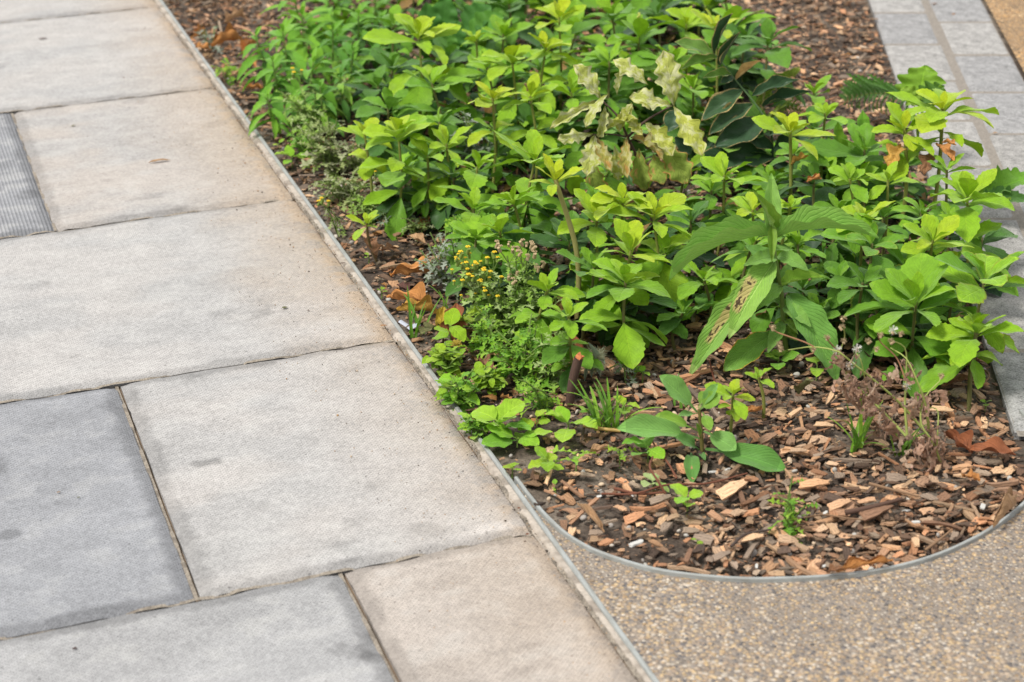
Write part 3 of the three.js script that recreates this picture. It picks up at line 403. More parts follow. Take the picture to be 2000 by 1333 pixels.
// ---------- pachysandra, shoot by shoot (photo pixel of the rosette, its radius in pixels, tone, height in metres) ----------
const T2 = [[0.66, 1.0, 7, 0.8], [0.4, 0.95, 4, 1.5]], T3 = [[0.7, 1.0, 6, 0.7], [0.42, 0.95, 5, 1.4]];
const SH = [
  [1222, 548, 92, 2.1, 0.175, 'tall mid green pachysandra with two stacked whorls left of the lance leaved weed', { n: 13, tiers: [[0.55, 1.05, 9, 0.2]], p1: 0.05 }],
  [1334, 612, 62, 3.3, 0.075, 'small dark green pachysandra rosette low on the mulch beside the mined leaf', { n: 9 }],
  [1432, 770, 52, 0.9, 0.1, 'lime green pachysandra seedling on two stout stems above the wood chips', { n: 8, tiers: [[0.75, 0.8, 3, 0.3]] }],
  [1482, 738, 44, 1.4, 0.075, 'small bright green pachysandra sprout tucked under the orange edged lance leaf', { n: 6 }],
  [1790, 590, 118, 2.5, 0.17, 'broad mid green pachysandra rosette behind the dry seed heads', { n: 12, tiers: [[0.6, 0.9, 7, 0.6]] }],
  [1712, 605, 74, 2.7, 0.11, 'lower green pachysandra rosette left of the broad front rosette', { n: 9, tiers: T2 }],
  [1924, 545, 122, 3.0, 0.2, 'large dark rosette with yellow rimmed leaves leaning over the setts', { n: 11, mats: [OLDS[1], OLDS[2]], share: 0.75, tiers: [[0.6, 0.9, 6, 0.6]] }],
  [1908, 645, 92, 1.6, 0.14, 'bright green pachysandra on a bare forked stem at the right rim of the mulch', { n: 12, tiers: [[0.72, 0.95, 6, 0.5]], stem: 1, thick: 0.0042 }],
  [1704, 476, 102, 3.2, 0.21, 'dark pachysandra rosette with pale leaf edges right of the arching lance leaf', { n: 9, mats: [OLDS[2], OLDS[3]], share: 0.7, tiers: T2 }],
  [1687, 425, 72, 1.0, 0.235, 'lime pachysandra rosette with an upright oval leaf in the right half of the bed', { n: 9 }],
  [1822, 470, 84, 1.2, 0.215, 'fresh lime rosette between the two dark yellow rimmed rosettes', { n: 11, tiers: T2 }],
  [1890, 385, 104, 1.6, 0.25, 'bright arching pachysandra rosette in front of the jagged leaf on the setts', { n: 11, tiers: T2 }],
  [1800, 415, 70, 2.7, 0.22, 'mid green pachysandra rosette below the tall stems with scorched leaves', { n: 9, tiers: T2 }],
  [1735, 352, 54, 1.2, 0.24, 'small lime rosette at the foot of the upright dandelion leaves', { n: 8 }],
  [1660, 350, 58, 1.8, 0.24, 'bright rosette with glossy leaves left of the upright dandelion leaves', { n: 9, tiers: T2 }],
  [1415, 343, 76, 1.6, 0.21, 'green pachysandra rosette under the scorched leaf tips of the pinnate plant', { n: 10, tiers: T2 }],
  [1390, 372, 62, 2.6, 0.17, 'darker pachysandra rosette just below the one under the scorched leaf tips', { n: 8 }],
  [1544, 256, 82, 0.6, 0.27, 'lime pachysandra on a long bare stem at the right of the pinnate plant', { n: 10, tiers: [], lean: [0.0, -0.01], thick: 0.004 }],
  [1216, 392, 78, 0.6, 0.24, 'lime yellow pachysandra rosette directly below the hanging oak leaves', { n: 10 }],
  [1276, 420, 92, 0.8, 0.22, 'lime pachysandra with broad toothed leaves right of the tall bare stem', { n: 10, tiers: T2 }],
  [1165, 425, 84, 1.2, 0.21, 'lime green rosette crossed by the tall bare stem', { n: 10, tiers: T2 }],
  [1232, 490, 84, 1.0, 0.2, 'lime rosette just above the two storey green rosette', { n: 9, tiers: T2 }],
  [1085, 352, 56, 0.2, 0.32, 'yellow lime rosette at the top of the tall bare stem', { n: 9, lean: [-0.035, -0.015], bow: 0.018, thick: 0.0056, stem: 4, in0: 0.6, p1: 0.4 }],
  [1045, 312, 88, 1.7, 0.25, 'green rosette with long pointed leaves left of the tall lime topped stem', { n: 10, p1: 0.35, tiers: T2 }],
  [1070, 565, 66, 1.7, 0.14, 'soft green rosette behind the dry groundsel seed heads', { n: 9, tiers: T2 }],
  [976, 452, 80, 1.7, 0.18, 'green rosette with narrow leaves above the yellow groundsel flowers', { n: 10, tiers: T2 }],
  [1003, 392, 74, 1.9, 0.2, 'green rosette below the long pointed leaves, left of the tall stem', { n: 10, tiers: T2 }],
  [925, 408, 66, 2.2, 0.17, 'greyish green pachysandra rosette above the felted grey weed', { n: 9, tiers: T2 }],
  [778, 262, 88, 1.1, 0.22, 'leafy lime rosette on several stems beside the grey weed by the edging', { n: 11, tiers: T3 }],
  [712, 262, 58, 0.6, 0.2, 'lime yellow rosette nearest the edging at the left of the clump', { n: 8, tiers: [[0.7, 0.9, 4, 0.4]] }],
  [835, 305, 62, 1.5, 0.17, 'green rosette low at the right foot of the lime clump by the edging', { n: 8, tiers: T2 }],
  [872, 282, 66, 1.0, 0.19, 'lime rosette beside the cut pale stem in the left of the bed', { n: 9, tiers: T2 }],
  [716, 436, 48, 0.7, 0.085, 'small lone lime sprout on a brown stem in the bare soil', { n: 8, p1: 0.3, lean: [-0.022, 0.012], stem: 2 }],
  [818, 68, 88, 0.9, 0.27, 'tall lime pachysandra at the back among the dark dock leaves', { n: 12, tiers: T3 }],
  [843, 162, 80, 2.5, 0.2, 'blue green rosette with rounded leaves behind the lime clump', { n: 9, tiers: T2 }],
  [962, 190, 62, 0.1, 0.25, 'yellowest pachysandra rosette, left of the oak seedling', { n: 9, tiers: [[0.7, 1, 4, 0.9]] }],
  [1036, 188, 70, 1.1, 0.24, 'lime rosette with a dead hanging leaf left of the oak seedling', { n: 9, tiers: T2 }],
  [1000, 118, 74, 1.0, 0.24, 'bright lime rosette in the middle of the back of the bed', { n: 10, tiers: T2 }],
  [1066, 92, 62, 0.7, 0.27, 'lime rosette with upright leaves behind the oak seedling', { n: 9, tiers: T3 }],
  [1092, 34, 68, 0.6, 0.28, 'lime rosette at the top of the photo left of the flowering dark rosette', { n: 10, tiers: T2 }],
  [930, 76, 46, 1.3, 0.18, 'small green rosette in the shade of the dock leaves', { n: 7 }],
  [1248, 72, 88, 2.7, 0.25, 'dark rosette with a pale flower spike in its centre', { n: 10, tiers: T2, flower: 1 }],
  [1190, 120, 80, 2.5, 0.23, 'dark green rosette left of the one with the flower spike', { n: 10, tiers: T2 }],
  [1196, 30, 76, 2.8, 0.25, 'dark green rosette at the top of the photo behind the flower spike', { n: 10, tiers: T2 }],
  [1340, 48, 70, 1.0, 0.25, 'lime green rosette left of the brightest lime one at the back', { n: 10, tiers: T2 }],
  [1397, 48, 62, 0.2, 0.27, 'brightest lime yellow rosette at the back right of the bed', { n: 8, p1: 0.4 }],
  [1500, 82, 84, 3.5, 0.24, 'isolated dark green pachysandra rosette against the bare wood chips', { n: 10, tiers: [[0.7, 0.9, 5, 0.3]] }],
  [1318, 118, 66, 2.4, 0.22, 'mid green rosette behind the upright oak leaf', { n: 9, tiers: T2 }],
  [1842, 212, 96, 0.8, 0.29, 'tall lime rosette on a bare stem with scorched leaves before the setts', { n: 12, tiers: [[0.82, 0.9, 5, 0.5]], thick: 0.0045, stem: 0 }],
  [1768, 252, 78, 0.8, 0.26, 'second tall lime rosette with scorched leaves, left of the tallest', { n: 10, tiers: [[0.8, 0.85, 4, 0.4]], thick: 0.0045, stem: 0 }],
  [1612, 222, 54, 1.4, 0.22, 'small pointed green rosette right of the lime one on the long stem', { n: 8, tiers: T2 }],
  [1590, 180, 56, 2.2, 0.18, 'green rosette between the fern and the pinnate plant', { n: 8 }],
  [1470, 410, 66, 1.0, 0.22, 'lime rosette just left of the upright lance leaf', { n: 9, tiers: T2 }],
  [1545, 405, 58, 1.3, 0.22, 'lime rosette half hidden behind the upright lance leaf', { n: 8, tiers: T2 }],
  [1375, 545, 70, 2.1, 0.12, 'pachysandra with flat olive leaves under the arching left lance leaf', { n: 8, mats: [OLDS[0], OLDS[1]], share: 0.5 }],
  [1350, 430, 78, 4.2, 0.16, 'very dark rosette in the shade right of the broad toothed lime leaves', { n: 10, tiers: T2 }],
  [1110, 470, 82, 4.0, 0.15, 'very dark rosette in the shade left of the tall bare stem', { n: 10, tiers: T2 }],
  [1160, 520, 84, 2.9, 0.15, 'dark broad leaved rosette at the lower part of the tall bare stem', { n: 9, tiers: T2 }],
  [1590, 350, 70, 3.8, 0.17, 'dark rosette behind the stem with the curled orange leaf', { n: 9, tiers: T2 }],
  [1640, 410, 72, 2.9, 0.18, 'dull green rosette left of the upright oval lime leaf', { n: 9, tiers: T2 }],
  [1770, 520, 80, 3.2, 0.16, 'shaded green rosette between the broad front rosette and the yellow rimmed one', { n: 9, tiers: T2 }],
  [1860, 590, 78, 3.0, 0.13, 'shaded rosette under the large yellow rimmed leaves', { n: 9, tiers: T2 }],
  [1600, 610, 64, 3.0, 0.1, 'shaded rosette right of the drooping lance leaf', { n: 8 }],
  [1640, 545, 72, 3.3, 0.14, 'dark rosette below the lobed pale green weed', { n: 9, tiers: T2 }],
  [1850, 330, 60, 2.5, 0.2, 'green rosette at the foot of the tallest scorched stem', { n: 8, tiers: T2 }],
];
for (const [px, py, r, t, h, label, o] of SH) pachy(px, py, r, t, h, label, o);
// shaded shoots between and under them: nothing tells these apart
const FILL = [[900, 150], [960, 260], [880, 350], [1100, 250], [1040, 250], [1130, 60], [1290, 30], [1280, 160], [1420, 100], [1440, 40], [1150, 150], [1350, 180], [1500, 350], [1440, 460], [1560, 470], [1620, 320], [1720, 420], [1870, 440], [1930, 470], [1760, 320], [1250, 560], [1300, 500], [1010, 500], [930, 470], [1070, 420], [1180, 330], [1330, 330], [1440, 300], [1400, 240], [780, 330], [760, 130], [900, 30], [980, 60], [1580, 250], [1690, 560], [1830, 540], [1560, 560], [1480, 480], [1100, 620], [1030, 430], [1680, 350], [1220, 250], [1150, 390], [860, 230], [930, 330], [820, -20], [880, -40], [950, -30], [1020, -30], [1100, -30], [1180, -40], [1260, -30], [1340, -30], [1420, -20], [770, 60], [860, 110], [1000, 10], [1060, 130], [940, 130], [1120, 170], [1230, 140], [760, 200], [730, 170], [1380, 10], [1460, 80], [1540, 300], [1690, 300], [1480, 260]];
const told = new Set();
function besideLabel(px, py) {                            // tell a half hidden shoot by the nearest shoot that stands out
  const p = hit(px, py, 0.14), near = SH.map((s) => [hit(s[0], s[1], s[4]), s[5].replace(' pachysandra', '')]).map(([q, l]) => [Math.hypot(q.x - p.x, (q.z - p.z) * 0.7), q, l]).sort((a, b) => a[0] - b[0]);
  for (const [, q, l] of near.slice(0, 9)) {
    const dx = p.x - q.x, dz = p.z - q.z, rel = Math.abs(dx) > Math.abs(dz) * 0.6 ? (dx < 0 ? 'left of' : 'right of') : dz < 0 ? 'behind' : 'in front of', s = `low rosette ${rel} the ${l}`;
    if (s.split(' ').length <= 16 && !told.has(s)) { told.add(s); return s; }
  }
  return 'green pachysandra rosette half hidden among taller brighter shoots';
}
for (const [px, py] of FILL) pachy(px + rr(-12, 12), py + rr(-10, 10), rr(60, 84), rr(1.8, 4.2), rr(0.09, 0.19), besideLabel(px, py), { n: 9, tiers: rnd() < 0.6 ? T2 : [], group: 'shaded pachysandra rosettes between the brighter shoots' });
{ // the closed layer of old leaves near the ground
  const poly = [[560, -60], [700, 130], [740, 300], [860, 420], [960, 500], [1110, 600], [1230, 650], [1400, 620], [1560, 640], [1740, 640], [1900, 660], [1990, 600], [1900, 370], [1740, 330], [1560, 300], [1500, 170], [1420, 60], [1420, -60]].map(([x, y]) => hit(x, y, 0.05));
  const inside = (x, z) => { let c = false; for (let i = 0, j = poly.length - 1; i < poly.length; j = i++) { const a = poly[i], b = poly[j]; if ((a.z > z) !== (b.z > z) && x < (b.x - a.x) * (z - a.z) / (b.z - a.z) + a.x) c = !c; } return c; };
  const o = new THREE.Object3D(); let nth = 0;
  for (const [geo, n] of [[PACHY[1], 800], [PACHY[4], 800], [PACHY[2], 700]]) {
    const im = new THREE.InstancedMesh(geo, leafMat(PLAIN, [1, 1, 1], { transmission: 0.25 }), n); im.name = numbered('undergrowth_leaves'); im.userData.kind = 'stuff'; im.userData.category = 'ground cover'; im.userData.label = ['old dark green leaves lying under the pachysandra shoots', 'drooping dark leaves filling the shade under the shoots', 'half hidden old leaves between the pachysandra stems'][nth++];
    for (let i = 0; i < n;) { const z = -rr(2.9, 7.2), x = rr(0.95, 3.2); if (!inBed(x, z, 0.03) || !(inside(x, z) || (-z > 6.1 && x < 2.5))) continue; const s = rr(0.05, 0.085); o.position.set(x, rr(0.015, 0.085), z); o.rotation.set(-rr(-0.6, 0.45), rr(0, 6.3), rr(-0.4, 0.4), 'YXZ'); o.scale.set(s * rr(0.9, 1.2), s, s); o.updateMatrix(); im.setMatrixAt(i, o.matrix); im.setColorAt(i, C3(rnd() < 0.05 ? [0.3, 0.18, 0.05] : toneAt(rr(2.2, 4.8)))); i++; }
    im.castShadow = im.receiveShadow = true; scene.add(im);
  }
}

// ---------- leaves laid between two points (base and tip), for plants traced one leaf at a time ----------
function leafPP(parent, name, a, b, geo, m, widthPx, o = {}) {
  const z = b.clone().sub(a), len = z.length(), toCam = EYE.clone().sub(a).normalize(), ref = o.ref ?? V3(0, 0.55, 0).addScaledVector(toCam, 0.75);
  z.normalize(); const x = ref.clone().cross(z).normalize(), y = z.clone().cross(x), q = new THREE.Quaternion().setFromRotationMatrix(new THREE.Matrix4().makeBasis(x, y, z));
  if (o.roll) q.multiply(new THREE.Quaternion().setFromAxisAngle(V3(0, 0, 1), o.roll));
  const l = part(parent, name, geo, m), w = metres(a, widthPx); l.position.copy(a).sub(parent.position); l.quaternion.copy(q); l.scale.set(w, len, len); return l;   // geometry: width 1, length 1
}
const rel = (g, pts) => pts.map((p) => p.clone().sub(g.position));

// the lance leaved weed in front
{
  const B = hit(1538, 700, 0), g = thing('lance_leaved_weed', 'tall weed with long lance shaped leaves, two of them with brown leaf mines', 'weed', B);
  const LB = bladeTex({ n: 15, slant: 0.8, vein: 0.26, mottle: 0.22, mid: 0.05, midCol: [1.75, 1.45, 2.2], s: 4 }), o = { bumpMap: vb16, bumpScale: 0.0025, transmission: 0.3, clearcoat: 0.05 };
  const m1 = leafMat(LB, [0.35, 0.63, 0.12], o), m2 = leafMat(LB, [0.27, 0.52, 0.09], o), m3 = leafMat(LB, [0.19, 0.42, 0.07], o), m4 = leafMat(LB, [0.36, 0.6, 0.07], o);
  const mined = leafMat(bladeTex({ n: 15, slant: 0.8, vein: 0.24, mottle: 0.25, mid: 0.05, midCol: [1.75, 1.45, 2.2], mine: 1, base: [0.34, 0.6, 0.1], s: 4 }), [1, 1, 1], o), trail = leafMat(bladeTex({ n: 15, slant: 0.8, vein: 0.24, mottle: 0.25, mid: 0.05, midCol: [1.7, 1.4, 2.1], mine: 1.4, base: [0.29, 0.55, 0.09], s: 6 }), [1, 1, 1], o);
  const tipped = leafMat(bladeTex({ n: 13, slant: 0.8, vein: 0.2, mottle: 0.25, mid: 0.05, base: [0.22, 0.46, 0.06], rim: [0.7, 0.4, 0.05], rimW: 0.06, s: 9 }), [1, 1, 1], o);
  const U = (x, y, t) => upright(x, y, B, t), L = (arch, more = {}) => leafGeo({ prof: lanceo(1, 0.82), nu: 6, nv: 30, arch, fold: 0.22, wave: 0.035, waves: 4, rough: 0.03, tooth: 0.07, teeth: 9, from: 0.1, ...more });
  part(g, 'stem', tube(rel(g, [U(1538, 706, 0), U(1531, 640, 0.005), U(1527, 575, 0), U(1516, 510, 0), U(1508, 448, -0.005)]), 0.0058, 0.0032, 16, 8), std({ color: C3(L3(150, 175, 85, 0.5)), roughness: 0.65 }));
  const put = (x0, y0, t0, x1, y1, t1, w, arch, m, more, lo = {}) => leafPP(g, 'leaf', U(x0, y0, t0), U(x1, y1, t1), L(arch, more), m, w * 0.7, lo);
  put(1509, 456, 0, 1507, 338, -0.03, 54, 0.5, m1, { fold: 0.45 });
  put(1505, 448, 0, 1470, 372, 0.05, 30, 0.5, m4, { fold: 0.5 });
  put(1500, 462, 0.005, 1308, 548, 0.06, 48, 1.25, m1, { curl: 0.3 }, { roll: 0.25 });
  put(1518, 464, 0.005, 1716, 466, 0.03, 52, 1.15, m1, { curl: 0.25 }, { roll: -0.2 });
  put(1509, 440, 0.01, 1508, 512, 0.05, 34, 0.3, m4, { fold: 0.7 });
  put(1512, 512, 0.01, 1424, 662, 0.12, 86, 0.6, mined, { wave: 0.03 }, { roll: 0.05 });
  put(1498, 545, 0.01, 1347, 736, 0.1, 84, 0.55, trail, {}, { roll: 0.1 });
  put(1528, 640, 0.01, 1413, 726, 0.09, 78, 0.4, tipped, { prof: obovate(1), fold: 0.12 });
  put(1540, 578, 0.01, 1638, 752, 0.1, 92, 0.9, m3, { prof: lanceo(1, 0.8) }, { roll: -0.1 });
  put(1530, 560, 0.01, 1612, 542, 0.05, 40, 0.7, m4, { fold: 0.5 });
  put(1526, 590, -0.01, 1448, 560, 0.02, 50, 0.5, m2);
  put(1530, 555, -0.01, 1545, 512, -0.04, 34, 0.4, m2, { fold: 0.5 });
  put(1520, 520, -0.01, 1455, 480, -0.03, 44, 0.5, m3);
  put(1516, 505, 0.01, 1452, 520, 0.06, 44, 0.8, m2); put(1520, 500, 0.01, 1580, 530, 0.05, 44, 0.8, m2); put(1532, 600, 0.02, 1585, 640, 0.08, 44, 0.7, m2); put(1526, 560, 0.02, 1470, 610, 0.08, 48, 0.6, m1); put(1530, 630, 0.02, 1500, 690, 0.08, 40, 0.5, m2);
  for (let k = 0; k < 6; k++) { const y = rr(600, 690), s = sg(); put(1532, y, 0, 1532 + s * rr(20, 42), y + rr(10, 40), rr(0, 0.04), rr(14, 22), 0.6, m4); }
}

// young spoon leaved plant in the mulch
{
  const B = hit(1370, 885, 0), g = thing('spoon_leaved_seedling', 'young weed with spoon shaped green leaves spread over the wood chips in front', 'seedling', B), map = bladeTex({ n: 9, slant: 0.8, vein: 0.16, mottle: 0.22, mid: 0.07, midCol: [2.0, 1.7, 3.0], s: 2 });
  const o = { bumpMap: vb16, bumpScale: 0.0015, clearcoat: 0.08 }, ma = leafMat(map, [0.27, 0.55, 0.12], o), mb = leafMat(map, [0.18, 0.43, 0.08], o), mc = leafMat(map, [0.3, 0.55, 0.06], o);
  const U = (x, y, t) => upright(x, y, B, t), spoon = (t) => 0.5 * (t < 0.3 ? 0.1 + 0.25 * t : 0.02 + Math.sin(Math.PI * clamp((t - 0.12) / 0.88) ** 1.35) ** 0.8);
  part(g, 'stem', tube(rel(g, [U(1372, 892, 0), U(1370, 850, 0), U(1366, 800, 0)]), 0.004, 0.0028, 8, 7), std({ color: C3(L3(130, 120, 60, 0.6)), roughness: 0.7 }));
  for (const [x0, y0, x1, y1, t, w, arch, m] of [[1362, 806, 1288, 734, 0.01, 42, 0.35, ma], [1366, 802, 1402, 750, -0.01, 22, 0.3, ma], [1365, 802, 1408, 772, 0.0, 34, 0.5, mc], [1364, 798, 1380, 765, -0.03, 22, 0.4, mc], [1366, 858, 1205, 838, 0.03, 46, 0.7, ma], [1362, 842, 1280, 812, -0.02, 26, 0.5, mc], [1362, 808, 1325, 812, 0.02, 14, 0.3, ma], [1375, 843, 1438, 880, 0.04, 42, 0.45, ma], [1378, 878, 1536, 920, 0.05, 50, 0.7, mb], [1366, 880, 1318, 855, 0.03, 26, 0.6, mb], [1372, 805, 1388, 842, 0.04, 22, 0.5, mc], [1368, 858, 1360, 826, 0.02, 10, 0.2, mc], [1350, 884, 1352, 946, 0.09, 30, 0.9, mb], [1366, 884, 1378, 900, 0.04, 12, 0.3, mb], [1345, 800, 1330, 775, -0.02, 12, 0.3, mc]])
    leafPP(g, 'leaf', U(x0, y0, 0), U(x1, y1, t), leafGeo({ prof: spoon, nu: 4, nv: 20, arch, fold: 0.2, wave: 0.03, waves: 2.5, rough: 0.03 }), m, w);
}

// the pale, mildewed oak seedling
{
  const B = hit(1262, 462, 0), g = thing('oak_seedling', 'pale yellow oak seedling with lobed, mildewed leaves hanging above the rosettes', 'oak seedling', B);
  const U = (x, y, t) => upright(x, y, B, t), bark = std({ color: C3(L3(96, 74, 62, 0.6)), roughness: 0.85 }), ob = { bumpMap: vb6, bumpScale: 0.002, clearcoat: 0, transmission: 0.25 };
  const pale = leafMat(bladeTex({ n: 6, slant: 0.9, vein: 0.12, mottle: 0.5, mildew: 0.6, mid: 0.05, base: [0.58, 0.63, 0.14], s: 11 }), [1, 1, 1], ob), lime = leafMat(bladeTex({ n: 6, slant: 0.9, vein: 0.16, mottle: 0.5, mildew: 0.5, base: [0.6, 0.64, 0.11], s: 12 }), [1, 1, 1], ob), tan = leafMat(bladeTex({ n: 6, slant: 0.9, vein: 0.16, mottle: 0.6, mildew: 0.4, base: [0.54, 0.5, 0.11], blotch: [0.55, 0.34, 0.1], s: 14 }), [1, 1, 1], ob), olive = leafMat(bladeTex({ n: 6, slant: 0.9, vein: 0.2, mottle: 0.5, base: [0.32, 0.42, 0.07], blotch: [0.5, 0.32, 0.1], rimAt: -0.08, rim: [0.5, 0.25, 0.08], rimW: 0.12, s: 15 }), [1, 1, 1], ob);
  const P = { pale, lime, tan, olive };
  const oak = (more = {}) => leafGeo({ prof: (t) => 0.5 * Math.max(0.06, Math.sin(Math.PI * clamp(t) ** 1.35) ** 0.75), nu: 8, nv: 48, lob: (t, s) => 0.86 + 0.17 * Math.cos(t * 6.28 * 5.2 + (s > 0 ? 0.6 : 0) + 2.4) * smooth(0.02, 0.25, t), arch: rr(0.2, 0.9), fold: rr(0.05, 0.4), wave: rr(0.05, 0.12), waves: rr(1.5, 3), curl: rr(-0.3, 0.4), rough: 0.07, ...more });
  part(g, 'stem', tube(rel(g, [U(1275, 455, 0), U(1268, 380, 0.01), U(1250, 320, 0.0), U(1226, 268, 0)]), 0.0042, 0.003, 12, 6), bark);
  part(g, 'branch', tube(rel(g, [U(1226, 268, 0), U(1262, 236, 0.01), U(1318, 204, -0.01)]), 0.0031, 0.002, 8, 6), bark); part(g, 'branch', tube(rel(g, [U(1226, 268, 0), U(1207, 228, 0.01), U(1178, 198, 0.0)]), 0.0031, 0.002, 8, 6), bark);
  part(g, 'branch', tube(rel(g, [U(1226, 268, 0), U(1190, 262, 0.02), U(1158, 264, 0.03)]), 0.0022, 0.0014, 8, 6), bark); part(g, 'branch', tube(rel(g, [U(1232, 275, 0), U(1262, 262, 0.03), U(1290, 285, 0.03)]), 0.0022, 0.0014, 8, 6), bark);
  for (const [x0, y0, x1, y1, t, w, k] of [[1174, 194, 1126, 134, 0.02, 62, 'pale'], [1172, 196, 1084, 246, 0.05, 30, 'pale'], [1188, 184, 1148, 242, 0.05, 34, 'pale'], [1266, 166, 1205, 122, 0.0, 50, 'pale'], [1205, 186, 1220, 138, 0.0, 26, 'pale'], [1317, 208, 1298, 110, 0.0, 72, 'pale'], [1312, 208, 1238, 192, 0.05, 56, 'pale'], [1316, 208, 1366, 294, 0.07, 62, 'lime'], [1204, 250, 1232, 208, 0.02, 32, 'pale'], [1222, 222, 1252, 260, 0.04, 36, 'lime'], [1158, 262, 1096, 272, 0.05, 44, 'pale'], [1162, 262, 1148, 336, 0.07, 56, 'pale'], [1164, 268, 1192, 328, 0.07, 42, 'tan'], [1225, 268, 1226, 340, 0.07, 40, 'tan'], [1232, 268, 1288, 308, 0.06, 34, 'tan'], [1260, 240, 1308, 298, 0.06, 54, 'lime'], [1296, 280, 1338, 350, 0.05, 78, 'olive'], [1150, 316, 1160, 378, 0.04, 62, 'olive'], [1248, 290, 1258, 364, 0.02, 56, 'olive'], [1276, 300, 1294, 354, 0.05, 52, 'olive'], [1182, 205, 1170, 262, 0.03, 34, 'pale'], [1235, 200, 1212, 252, 0.02, 30, 'lime'], [1180, 258, 1240, 236, 0.04, 34, 'lime'], [1200, 285, 1208, 345, 0.02, 44, 'lime'], [1270, 215, 1250, 180, -0.02, 36, 'lime']])
    leafPP(g, 'leaf', U(x0, y0, 0.01), U(x0 + (x1 - x0) * 1.12, y0 + (y1 - y0) * 1.12, t), oak(k === 'olive' ? { lob: (t, s) => 0.9 + 0.13 * Math.cos(t * 26 + s), wave: 0.06, rough: 0.07 } : {}), P[k], w * 0.78, { roll: rr(-0.4, 0.4) });
}

// dark pinnate plant with scorched leaf edges
{
  const B = hit(1490, 370, 0), g = thing('pinnate_shrub', 'low shrub with dark glossy leaflets whose edges are scorched tan', 'shrub', B), U = (x, y, t) => upright(x, y, B, t);
  const mk = (s, rimW, c = [0.05, 0.115, 0.04]) => leafMat(bladeTex({ n: 9, slant: 0.7, vein: 0.16, mottle: 0.4, base: c, rim: [0.5, 0.36, 0.15], rimW: rimW * 0.7, mid: 0.03, s }), [1, 1, 1], { transmission: 0.2, clearcoat: 0.3, clearcoatRoughness: 0.35 });
  const dark = mk(21, 0.1, [0.042, 0.1, 0.04]), scorch = mk(22, 0.2), fresh = leafMat(bladeTex({ n: 9, vein: 0.15, mottle: 0.4, base: [0.17, 0.32, 0.05], rim: [0.55, 0.42, 0.16], rimW: 0.1, s: 23 }), [1, 1, 1]), tan = leafMat(bladeTex({ n: 9, mottle: 0.5, s: 24 }), [0.62, 0.42, 0.16], { clearcoat: 0 });
  const st = std({ color: C3(L3(96, 130, 76, 0.6)), roughness: 0.7 });
  part(g, 'stalk', tube(rel(g, [U(1502, 240, 0.02), U(1470, 196, 0.01), U(1438, 158, 0), U(1412, 124, 0), U(1394, 104, 0)]), 0.0026, 0.0014, 12, 6), st);
  part(g, 'stalk', tube(rel(g, [U(1490, 372, 0), U(1508, 320, -0.01), U(1508, 270, 0), U(1502, 240, 0.02)]), 0.0036, 0.0026, 10, 6), st);
  for (const [x0, y0, x1, y1, t, w, m, f] of [[1393, 105, 1318, 82, 0.02, 40, fresh, 0.2], [1396, 106, 1431, 26, -0.03, 26, scorch, 0.7], [1408, 128, 1447, 62, 0.02, 18, scorch, 0.8], [1402, 114, 1330, 136, 0.04, 26, fresh, 0.5], [1428, 146, 1374, 152, 0.04, 24, fresh, 0.5], [1438, 156, 1487, 118, 0.0, 22, tan, 0.8], [1432, 150, 1408, 162, 0.03, 22, dark, 0.2], [1450, 176, 1370, 236, 0.06, 50, scorch, 0.25], [1470, 204, 1384, 264, 0.07, 46, scorch, 0.35], [1496, 236, 1396, 288, 0.07, 66, dark, 0.2], [1470, 188, 1562, 156, 0.02, 34, dark, 0.35], [1490, 208, 1588, 180, 0.03, 26, dark, 0.5], [1512, 308, 1342, 324, 0.08, 64, dark, 0.2], [1322, 214, 1306, 258, 0.04, 44, dark, 0.2], [1506, 300, 1596, 262, 0.02, 44, dark, 0.3], [1460, 300, 1366, 348, 0.04, 44, dark, 0.25], [1420, 316, 1348, 366, 0.05, 30, scorch, 0.5], [1510, 290, 1440, 262, 0.03, 40, dark, 0.3], [1350, 300, 1318, 268, 0, 36, dark, 0.3]])
    leafPP(g, 'leaflet', U(x0, y0, 0.005), U(x1, y1, t), leafGeo({ prof: lanceo(1, 0.95), nu: 6, nv: 20, arch: rr(0.15, 0.5), fold: f, wave: 0.06, waves: 2, rough: 0.06 }), m, w * 0.86, { roll: rr(-0.25, 0.25) });
}

